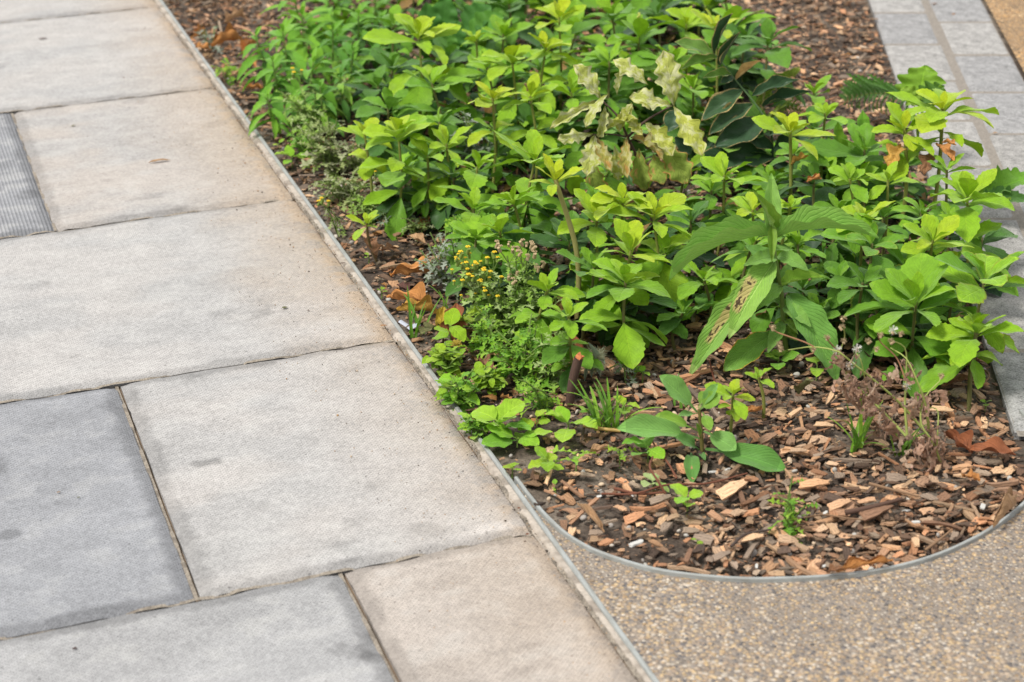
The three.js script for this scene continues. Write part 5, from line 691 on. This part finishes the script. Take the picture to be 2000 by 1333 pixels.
// the dry weed with fluffy seed heads
{
  const B = hit(1800, 900, 0), g = thing('dry_seeding_weed', 'dying weed with bent green stems, shrivelled pink brown leaves and fluffy seed heads', 'weed', B), U = (x, y, t) => upright(x, y, B, t).sub(B);
  const shrivel = [[0.72, 0.46, 0.32], [0.62, 0.38, 0.25], [0.75, 0.54, 0.38], [0.5, 0.31, 0.2]].map((c) => leafMat(ragTex, c, { clearcoat: 0 })), CR = [0, 1, 2, 3].map(() => leafGeo({ prof: ovate(0.5), nu: 4, nv: 14, bend: rr(1.5, 3), fold: rr(0.5, 1), curl: 0.9, rough: 0.35, wave: 0.2, twist: rr(-1, 1) }));
  const gs = std({ color: C3(L3(172, 186, 96, 0.7)), roughness: 0.7 }), bs = std({ color: C3(L3(170, 120, 85, 0.65)), roughness: 0.8 });
  const runs = [[[1838, 905], [1820, 860], [1800, 830], [1805, 780], [1840, 740], [1838, 738]], [[1770, 852], [1730, 810], [1690, 770], [1660, 740], [1640, 710]], [[1800, 835], [1760, 790], [1710, 745], [1660, 705], [1640, 688], [1590, 678], [1540, 684]], [[1815, 840], [1808, 790], [1790, 740], [1770, 700], [1740, 680]], [[1772, 850], [1768, 790], [1770, 740], [1768, 680], [1750, 668]], [[1655, 745], [1640, 700], [1650, 660], [1648, 640]], [[1700, 780], [1690, 740], [1680, 700], [1672, 690]], [[1830, 880], [1832, 840], [1830, 800], [1795, 798]], [[1760, 862], [1745, 850], [1720, 835], [1705, 820]], [[1640, 688], [1622, 670], [1615, 660]], [[1590, 678], [1575, 670], [1520, 650], [1512, 645]], [[1768, 740], [1752, 700], [1720, 668], [1715, 652]], [[1590, 690], [1555, 702], [1560, 704]]];
  runs.forEach((r, i) => part(g, 'stem', tube(r.map(([x, y], k) => U(x, y, 0.02 * Math.sin(i * 2 + k))), i < 5 ? 0.0026 : 0.0014, 0.001, 16, 5), i < 8 ? gs : bs));
  for (const [x, y, n] of [[1665, 740, 12], [1690, 770, 16], [1720, 790, 12], [1770, 720, 8], [1800, 780, 12], [1740, 830, 10], [1800, 870, 14], [1840, 890, 10], [1650, 700, 6], [1700, 735, 8], [1825, 850, 8]]) for (let k = 0; k < n * 1.6; k++) placeLeaf(g, 'leaf', pick(CR), pick(shrivel), U(x + rr(-24, 24), y + rr(-18, 18), rr(-0.04, 0.04)), rr(0, 6.3), rr(-1.3, 0.2), rr(0.014, 0.036), rr(0.6, 1.2), rr(-0.6, 0.6));
  const hairs = (n, R) => { const a = []; for (let k = 0; k < n; k++) { const d = V3(rr(-1, 1), rr(-0.6, 1), rr(-1, 1)).normalize(), c = new THREE.CylinderGeometry(0.00022, 0.00022, R, 3); c.translate(0, R / 2, 0); c.applyQuaternion(new THREE.Quaternion().setFromUnitVectors(V3(0, 1, 0), d)); a.push(c); } return mergeGeometries(a); }, H = [hairs(60, 0.009), hairs(40, 0.006)];
  for (const [x, y, k] of [[1648, 628, 1], [1645, 645, 1], [1674, 688, 0], [1745, 652, 0], [1760, 658, 1], [1588, 688, 1], [1510, 646, 1], [1525, 688, 1], [1522, 678, 1], [1562, 704, 1], [1660, 720, 0], [1648, 672, 1], [1720, 660, 1], [1695, 672, 1], [1740, 672, 1], [1712, 688, 1], [1772, 760, 0], [1635, 690, 0], [1615, 665, 1], [1838, 740, 1]]) {
    const p = U(x, y, rr(-0.01, 0.01)), h = headGeo.clone(); h.scale(0.0055, 0.008, 0.0055); h.rotateX(rr(-0.6, 0.6)); h.rotateZ(rr(-0.8, 0.8)); const o = part(g, 'seed_head', h, TANHEAD); o.position.copy(p); const f = part(g, 'seed_fluff', H[k], k ? TANHEAD : WHITE); f.position.copy(p).add(V3(0, 0.006, 0));
  }
}
// fluffy pale clump and the cut twig
{
  const B = hit(1165, 745, 0), g = thing('fluffy_seed_clump', 'pale grey green woolly seed clump beside the top of the cut twig', 'seed clump', B), a = [], m = std({ color: C3([0.5, 0.5, 0.34]), roughness: 1 });
  for (let k = 0; k < 420; k++) { const d = V3(rr(-1, 1), rr(-1, 1), rr(-1, 1)).normalize(), R = rr(0.006, 0.018), p = upright(1162 + rr(-18, 18), 700 + rr(-18, 26), B, rr(-0.01, 0.015)).sub(B), c = new THREE.CylinderGeometry(0.0001, 0.0007, R, 3); c.translate(0, R / 2, 0); c.applyQuaternion(new THREE.Quaternion().setFromUnitVectors(V3(0, 1, 0), d)); c.translate(p.x, p.y, p.z); a.push(c); }
  part(g, 'seed_fluff', mergeGeometries(a), m); for (const [x0, y0, x1, y1] of [[1160, 700, 1148, 668], [1150, 705, 1142, 745], [1165, 715, 1172, 735], [1158, 720, 1155, 738], [1175, 705, 1182, 712]]) leafPP(g, 'leaf', upright(x0, y0, B), upright(x1, y1, B, 0.02), leafGeo({ prof: lanceo(1), arch: 0.6, fold: 0.6, rough: 0.2 }), RAG.felt[1], 9);
  const T = hit(1112, 785, 0), u = upright(1130, 700, T, 0.01), tw = thing('cut_twig', 'short brown twig with a torn orange top standing in the weeds', 'twig', T); part(tw, 'bark', tube([V3(0, -0.01, 0), u.clone().sub(T).multiplyScalar(0.5).add(V3(-0.002, 0, 0)), u.clone().sub(T)], 0.0085, 0.0088, 12, 9), std({ map: woodMap, color: C3(L3(118, 88, 76, 0.62)), bumpMap: woodBump, bumpScale: 0.002 }));
  const e = part(tw, 'torn_end', chipGeo(0.8, 0.5, 0.2), std({ color: C3(L3(205, 125, 75, 0.7)) })); e.position.copy(u).sub(T); e.scale.setScalar(0.016); e.rotation.set(0.4, 0.4, 0.9);
}
function rod(name, label, category, pts, r0, r1, m, group) { const w = pts.map(([x, y, h]) => hit(x, y, h)), g = thing(name, label, category, w[0], group); part(g, name === 'straw' ? 'stalk' : 'bark', tube(rel(g, w), r0, r1, 18, 6), m); return g; }
const twigM = [L3(140, 84, 58, 0.6), L3(110, 80, 64, 0.6), L3(165, 130, 98, 0.62), L3(90, 74, 66, 0.6)].map((c) => std({ color: C3(c), map: woodMap, roughness: 0.85 }));
rod('straw', 'yellow straw lying left of the big spoon shaped leaf', 'straw', [[1140, 832, 0.012], [1175, 838, 0.014], [1212, 842, 0.012]], 0.0034, 0.0036, std({ color: C3(L3(205, 170, 95, 0.65)), roughness: 0.6 }));
const TW = 'thin twigs lying on the mulch';
rod('twig', 'long reddish twig curving across the chips under the spoon leaved plant', 'twig', [[1175, 965, 0.012], [1240, 965, 0.018], [1300, 948, 0.02], [1380, 945, 0.016], [1460, 925, 0.014]], 0.0022, 0.0016, twigM[0], TW);
rod('twig', 'red twig hooked over the pale dusty leaf', 'twig', [[1300, 965, 0.012], [1285, 940, 0.03], [1270, 915, 0.04], [1275, 893, 0.035]], 0.0022, 0.0018, twigM[0], TW);
rod('twig', 'reddish twig rising left of the small front leaf', 'twig', [[1322, 935, 0.012], [1305, 905, 0.02], [1285, 880, 0.03], [1272, 858, 0.03]], 0.0022, 0.0018, twigM[0], TW);
rod('twig', 'brown twig along the sandy soil left of the reddish one', 'twig', [[1200, 955, 0.01], [1250, 965, 0.012], [1300, 962, 0.014]], 0.003, 0.002, twigM[0], TW);
rod('twig', 'dark twig lying straight between the thistle seedling and the chips at left', 'twig', [[1428, 1068, 0.012], [1455, 1045, 0.016], [1505, 1035, 0.014]], 0.0026, 0.0018, twigM[3], TW);
rod('twig', 'pale thin root lying below the thistle seedling', 'twig', [[1570, 1012, 0.014], [1610, 1006, 0.018], [1650, 1012, 0.016], [1688, 1016, 0.014]], 0.0018, 0.0014, twigM[2], TW);
rod('twig', 'pale slim stick slanting up near the right of the curved edging', 'twig', [[1808, 1075, 0.012], [1835, 1055, 0.016], [1858, 1037, 0.02]], 0.0026, 0.0018, twigM[2], TW);
rod('twig', 'light brown twig right of the straw', 'twig', [[1185, 885, 0.008], [1215, 872, 0.012], [1232, 862, 0.012]], 0.002, 0.0016, twigM[2], TW);
rod('twig', 'thick grey brown stick lying above the pale root', 'twig', [[1652, 1002, 0.012], [1700, 992, 0.016], [1762, 975, 0.018]], 0.0052, 0.0035, twigM[1], TW);
rod('twig', 'long tan splinter lying in front of the dry weed', 'twig', [[1698, 945, 0.018], [1740, 956, 0.018], [1795, 970, 0.016]], 0.0032, 0.002, twigM[2], TW);
rod('twig', 'dark red twig in the seedlings left of the lance leaved weed', 'twig', [[1402, 765, 0.01], [1392, 730, 0.04], [1386, 705, 0.07]], 0.0022, 0.0014, twigM[0], TW);
rod('twig', 'bare twig beside the red dead leaf at the edging', 'twig', [[842, 668, 0.012], [860, 655, 0.018], [878, 642, 0.02]], 0.002, 0.0016, twigM[2], TW);
rod('twig', 'brown twig standing in the gap right of the lone lime sprout', 'twig', [[885, 440, 0.01], [868, 415, 0.03], [866, 380, 0.06], [868, 362, 0.07]], 0.002, 0.0014, twigM[3], TW);
rod('twig', 'hooked tan stalk around the forked stem at the right', 'twig', [[1868, 705, 0.02], [1930, 728, 0.022], [1925, 745, 0.018], [1880, 752, 0.014]], 0.0024, 0.002, twigM[2], TW);
rod('pale_cut_stem', 'cut pale green stem standing left of the yellowest rosette', 'stem', [[830, 290, 0.0], [822, 250, 0.07], [820, 215, 0.13]], 0.0042, 0.0045, stemMats[0]);
rod('bent_stem', 'bare bent stem rising from the soil left of the two storey rosette', 'stem', [[1100, 700, 0.0], [1098, 675, 0.03], [1085, 648, 0.06], [1070, 640, 0.065]], 0.0046, 0.004, stemMats[1], 'bare bent stems');
rod('bent_stem', 'thin knobbly stem looping at the foot of the tall bare stem', 'stem', [[1140, 640, 0.06], [1135, 665, 0.02], [1120, 672, 0.015], [1108, 655, 0.03], [1112, 630, 0.06]], 0.0034, 0.003, stemMats[1], 'bare bent stems');

// ---------- dead leaves ----------
const deadTex = bladeTex({ n: 7, slant: 0.9, vein: 0.3, mottle: 0.6, mid: 0.04, midCol: [1.3, 1.2, 1.1], s: 71 });
const deadMat = (c, t = 0.15) => leafMat(deadTex, c, { clearcoat: 0, transmission: t, bumpScale: 0.002 });
const DM = { orange: deadMat([0.6, 0.27, 0.085]), ochre: deadMat([0.58, 0.33, 0.07]), red: deadMat([0.3, 0.105, 0.045]), brown: deadMat([0.3, 0.15, 0.075]), purple: deadMat([0.13, 0.065, 0.05], 0.05), yellow: deadMat([0.6, 0.44, 0.04], 0.3), tan: deadMat([0.55, 0.34, 0.18]), olive: deadMat([0.2, 0.2, 0.08]) };
function deadLeaf(x0, y0, x1, y1, wpx, k, label, o = {}) {
  const a = hit(x0, y0, o.h0 ?? 0.012), b = hit(x1, y1, o.h1 ?? 0.018), g = new THREE.Mesh(leafGeo({ prof: ovate(1), nu: 12, nv: 26, arch: o.arch ?? 0.6, fold: (o.fold ?? 0.4) * 0.7, curl: o.curl ?? 0.5, rough: o.rough ?? 0.22, wave: 0.12, waves: 2, lob: o.lob === 0 ? null : (t, s) => 0.82 + 0.26 * Math.cos(t * 6.28 * 2.6 + (s > 0 ? 0.8 : 0)) }), DM[k]);
  g.name = numbered('dead_leaf'); g.castShadow = g.receiveShadow = true; g.position.copy(a); const z = b.clone().sub(a), len = z.length(); z.normalize(); const x = V3(0, 1, 0).cross(z).normalize();
  g.quaternion.setFromRotationMatrix(new THREE.Matrix4().makeBasis(x, z.clone().cross(x), z)); if (o.roll) g.rotateZ(o.roll); g.scale.set(metres(a, wpx), len * (o.tall ?? 0.6), len); scene.add(g); mark(g, label, 'dead leaf', 'fallen dead leaves');
}
for (const d of [
  [860, 540, 762, 538, 44, 'orange', 'curled orange dead leaf, uppermost of those by the middle of the edging', { curl: 1.6, fold: 0.8 }],
  [845, 600, 756, 582, 46, 'orange', 'large orange dead leaf touching the edging, behind a folded ochre one', { fold: 0.3, arch: 1.0 }], [858, 612, 775, 606, 44, 'ochre', 'folded ochre dead leaf in front of the large orange one', { curl: 1.2, fold: 0.9, h1: 0.03 }], [862, 655, 866, 600, 34, 'yellow', 'bright yellow dead leaf with dark specks left of the red one', { h1: 0.05, lob: 0 }], [885, 665, 892, 592, 62, 'red', 'big red brown dead leaf standing right of the yellow one', { h1: 0.07, fold: 0.25, rough: 0.12 }], [855, 640, 820, 655, 40, 'olive', 'olive decaying leaf below the yellow dead leaf', { fold: 0.1 }], [890, 680, 850, 690, 44, 'purple', 'dark brown dead leaf under the bare twig', {}], [800, 570, 775, 556, 34, 'purple', 'dark purple brown leaf below the uppermost curled orange leaf', {}],
  [472, 76, 412, 90, 40, 'orange', 'broad curled orange leaf beside the top left edging', { curl: 1.2 }], [400, 68, 378, 72, 30, 'orange', 'upright orange leaf fold at the far left of the top left leaves', { h1: 0.03, curl: 1 }], [412, 98, 380, 92, 28, 'orange', 'curled orange leaf lying against the top left edging', { curl: 1.4 }], [500, 85, 472, 105, 44, 'orange', 'orange leaf at the foot of the leftmost tall weed', { fold: 0.8 }], [478, 32, 440, 44, 34, 'tan', 'pale orange leaf at the very top left of the mulch', { fold: 0.7 }], [515, 175, 474, 172, 34, 'orange', 'orange leaf behind the bright weed at the edging', { fold: 0.7 }], [490, 142, 450, 148, 26, 'tan', 'brown leaf piece below the small weed that leans over the edging', {}], [480, 120, 500, 132, 24, 'orange', 'small torn orange leaf left of the narrow leaved weeds', {}],
  [830, 475, 795, 462, 40, 'tan', 'pale tan leaf above the uppermost curled orange leaf', {}], [865, 475, 845, 468, 30, 'tan', 'small tan leaf beside the grey felted weed', {}], [735, 505, 722, 470, 40, 'brown', 'brown leaf around the foot of the lone lime sprout', { fold: 0.1 }], [775, 485, 745, 490, 34, 'brown', 'brown leaf right of the foot of the lone lime sprout', { fold: 0.2 }], [860, 410, 848, 385, 24, 'orange', 'small orange leaf standing under the lime clump', { h1: 0.03 }], [840, 445, 815, 440, 30, 'tan', 'tan leaf on the bare soil in the gap of the left half', {}], [835, 432, 820, 448, 26, 'orange', 'orange leaf edge on the bare soil in the gap of the left half', {}],
  [1690, 700, 1752, 712, 62, 'purple', 'dark purple crumpled leaf behind the dry seed heads', { rough: 0.3, fold: 0.2, h1: 0.03 }], [1985, 890, 1895, 880, 52, 'red', 'glossy red brown leaf right of the dry weed', { lob: 0, fold: 0.35, curl: 0.3, rough: 0.06 }], [1900, 885, 1845, 850, 60, 'red', 'crumpled dark red leaf at the foot of the dry weed', { rough: 0.35 }], [1635, 1118, 1745, 1095, 36, 'orange', 'long orange torn leaf pressed against the curved edging', { tall: 0.3, rough: 0.35, curl: 1 }], [1615, 1120, 1650, 1112, 26, 'brown', 'small brown leaf scrap beside the long torn one at the curve', {}], [1180, 1040, 1128, 985, 20, 'tan', 'tan pointed leaf lying on the sandy soil near the curve', { tall: 0.3, lob: 0, fold: 0.5, curl: 0.8 }], [1150, 885, 1200, 878, 20, 'tan', 'narrow grey tan leaf behind the small seedlings in front', { lob: 0 }], [1490, 800, 1450, 812, 30, 'orange', 'pinkish orange scrap right of the lime seedling', {}], [1840, 755, 1900, 742, 40, 'brown', 'brown leaf at the foot of the forked stem', {}], [1560, 770, 1590, 745, 40, 'olive', 'olive decaying leaf hanging behind the drooping lance leaf', { h1: 0.05, lob: 0 }], [1830, 748, 1800, 732, 30, 'purple', 'small purple leaf left of the forked stem', {}], [1880, 930, 1915, 940, 30, 'orange', 'orange scrap of leaf at the right of the mulch', { rough: 0.4 }], [1985, 985, 1940, 1030, 40, 'tan', 'long tan husk beside the right end of the curved edging', { lob: 0, curl: 1.2 }], [1075, 665, 1140, 690, 34, 'red', 'red leaf under the bent stem left of the two storey rosette', { lob: 0, curl: 1.3 }], [1110, 705, 1080, 700, 26, 'red', 'small red leaf left of the torn twig top', {}], [940, 705, 960, 730, 34, 'brown', 'brown leaf under the groundsel mass', {}], [1365, 462, 1385, 448, 36, 'orange', 'orange withered leaf lodged left of the arching lance leaf', { h0: 0.15, h1: 0.16 }], [1440, 445, 1420, 435, 30, 'orange', 'orange leaf caught beside the upright lance leaf', { h0: 0.17, h1: 0.19 }], [1605, 350, 1575, 355, 40, 'orange', 'curled orange leaf hanging on the long stem below the lime rosette', { h0: 0.2, h1: 0.2, curl: 1 }], [1545, 322, 1580, 305, 30, 'ochre', 'yellow leaf turning orange on the long stem below the lime rosette', { h0: 0.2, h1: 0.22 }],
  [1762, 285, 1736, 330, 52, 'ochre', 'yellow green scorched leaf hanging left of the second tall stem', { h0: 0.22, h1: 0.19 }], [1828, 280, 1862, 316, 48, 'orange', 'orange scorched leaf hanging right of the tallest stem', { h0: 0.24, h1: 0.21 }], [1818, 298, 1806, 342, 42, 'brown', 'brown withered leaf hanging between the two tall stems', { h0: 0.22, h1: 0.18 }], [1840, 278, 1868, 284, 20, 'orange', 'narrow dry leaf just below the tallest rosette', { h0: 0.25, h1: 0.25 }], [1055, 150, 1030, 178, 26, 'tan', 'dead tan leaf hanging in the lime rosettes left of the oak', { h0: 0.26, h1: 0.22 }], [1135, 370, 1145, 390, 26, 'tan', 'shrivelled tan leaf under the oak, beside the tall stem top', { h0: 0.24, h1: 0.22 }]
]) deadLeaf(...d);

{ // crumbled leaf litter on the soil
  const frag = leafGeo({ prof: ovate(0.8), nu: 4, nv: 8, bend: 1.2, fold: 0.5, rough: 0.3, wave: 0.2, curl: 0.5 }), im = new THREE.InstancedMesh(frag, leafMat(deadTex, [1, 1, 1], { clearcoat: 0, transmission: 0.15 }), 1100), o = new THREE.Object3D(); im.name = 'leaf_litter'; im.userData.kind = 'stuff'; let k = 0;
  while (k < 1100) { const z = -lerp(2.9, 7, rnd() ** 1.2), x = rnd() < 0.6 ? 0.925 + rnd() ** 1.5 * 0.6 : rr(0.93, 2.9); if (!inBed(x, z, 0.01)) continue; const s = rr(0.008, 0.03); o.position.set(x, soilY(x, z) + rr(0.006, 0.018), z); o.rotation.set(rr(-0.5, 0.5), rr(0, 6.3), rr(-0.6, 0.6)); o.scale.set(s, s * 0.6, s); o.updateMatrix(); im.setMatrixAt(k, o.matrix); im.setColorAt(k, C3(pick([[0.42, 0.22, 0.1], [0.3, 0.17, 0.09], [0.52, 0.34, 0.18], [0.22, 0.13, 0.08], [0.48, 0.24, 0.08], [0.4, 0.32, 0.22]])).multiplyScalar(rr(0.7, 1.2))); k++; }
  im.castShadow = im.receiveShadow = true; bed.add(im);
}
// litter: the white plastic plant label and white flecks
{
  const B = hit(800, 640, 0.01), g = thing('white_plastic_label', 'torn white plastic plant label lying against the metal edging', 'plant label', B), m = std({ color: C3([0.36, 0.38, 0.44]), roughness: 0.6 });
  for (const [x, y, w, d, yaw, h] of [[788, 632, 0.009, 0.022, 0.5, 0.004], [808, 638, 0.026, 0.011, 0.3, 0.01]]) { const p = hit(x, y, h), o = part(g, 'label_piece', gridGeo(4, 4, (u, v) => [(u - 0.5) * w, 0.0015 * Math.sin(u * 3), (v - 0.5) * d]), m); o.position.copy(p).sub(B); o.rotation.set(0.25, yaw, 0.1); }
  const f = chipGeo(0.7, 0.35, 0.15), wm = std({ color: C3([0.45, 0.44, 0.41]), roughness: 0.85 });
  [[1391, 922, 0.024, 'white flat chip beside the small front leaf'], [1421, 917, 0.016, 'small white chip right of the flat white one'], [1242, 1062, 0.034, 'white flaked stick on the soil near the curve'], [1770, 998, 0.022, 'white shard right of the thick grey brown stick'], [1790, 1020, 0.02, 'white and tan shard below the other shard'], [1920, 990, 0.022, 'short white stick near the right end of the curve'], [1612, 1002, 0.012, 'white pebble below the thistle seedling'], [1478, 1106, 0.012, 'white fleck against the curved edging'], [1610, 1106, 0.014, 'white fleck left of the long torn orange leaf'], [1170, 970, 0.012, 'small bone white fleck on the sandy soil'], [1172, 958, 0.01, 'upright white fleck on the sandy soil'], [1235, 968, 0.008, 'tiny white stone among the red twigs'], [890, 697, 0.012, 'white petal scrap among the weeds by the edging'], [825, 572, 0.03, 'pale silver scrap behind the large orange leaf'], [1680, 138, 0.02, 'white stick in the mulch before the setts'], [1676, 112, 0.014, 'white tipped chip in the mulch at the back right']].forEach(([x, y, s, label]) => { const o = new THREE.Mesh(f, wm); o.name = numbered('white_chip'); o.position.copy(hit(x, y, 0.016)); o.rotation.set(rr(-0.4, 0.4), rr(0, 6), rr(-0.3, 0.3)); o.scale.set(s * 0.62, s * 0.3, s * 0.5); o.castShadow = o.receiveShadow = true; scene.add(o); mark(o, label, 'chip', 'white chips in the mulch'); });
  const head = hit(890, 670, 0.05), hg = thing('orange_flower_head', 'ragged orange flower head on a short stalk near the edging', 'flower', V3(head.x, 0, head.z)); part(hg, 'stalk', tube([V3(0.01, -0.005, -0.005), V3(0.004, 0.025, 0), V3(0, 0.045, 0.004)], 0.002, 0.002, 6, 5), stemMats[3]);
  for (let k = 0; k < 16; k++) placeLeaf(hg, 'petal', ROUND[0], DM.yellow, V3(0, 0.046, 0.004), k * 0.8, rr(0.2, 1.1), rr(0.01, 0.016), 0.8, 0);
}
// scraps lying on the slabs, setts and pavement
{
  const scraps = [[290, 318, 42, 8, 'tan', 'long thin tan leaf scrap on the slab at upper left'], [138, 247, 10, 5, 'olive', 'small green scrap on the upper left slab'], [75, 77, 16, 6, 'purple', 'dark twig scrap on the second slab from the top'], [550, 602, 12, 8, 'olive', 'mossy crumb on the large middle slab'], [600, 607, 5, 4, 'purple', 'dark speck right of the mossy crumb'], [742, 637, 14, 5, 'orange', 'orange leaf scrap on the slab by the edging'], [664, 515, 12, 4, 'purple', 'short dark twig on the slab near the edging'], [913, 856, 12, 12, 'red', 'pinkish flower scrap beside the edging'], [420, 150, 10, 8, 'red', 'red scrap at the edging at the top left'], [1010, 993, 7, 6, 'red', 'red scrap beside the start of the curve'], [1027, 1045, 8, 6, 'red', 'brown crumb near the joint below the curve'], [1815, 206, 20, 8, 'brown', 'brown leaf scrap on the setts right of the tall rosette'], [1820, 8, 12, 6, 'brown', 'brown scrap at the top of the setts'], [110, 963, 8, 4, 'tan', 'tan grit grain on the blue grey slab'], [150, 973, 6, 4, 'olive', 'second small grain on the blue grey slab'], [1940, 260, 10, 7, 'tan', 'pale crumb on the setts at the right'], [1860, 28, 8, 6, 'orange', 'orange crumb on the setts at the top'], [140, 1268, 10, 6, 'purple', 'dark crumb on the grey slab at lower left']];
  const flat = leafGeo({ prof: ovate(1), nu: 4, nv: 10, arch: 0.8, fold: 0.4, rough: 0.2 });
  for (const [x, y, len, w, k, label] of scraps) { const p = hit(x, y, 0.002), o = new THREE.Mesh(flat, DM[k]); o.name = numbered('leaf_scrap'); o.position.copy(p); o.rotation.y = 1.57 + rr(-0.4, 0.4); o.scale.set(metres(p, w), metres(p, len) * 0.3, metres(p, len)); o.castShadow = o.receiveShadow = true; scene.add(o); mark(o, label, 'scrap', 'scraps on the paving'); }
}
renderer.render(scene, camera);
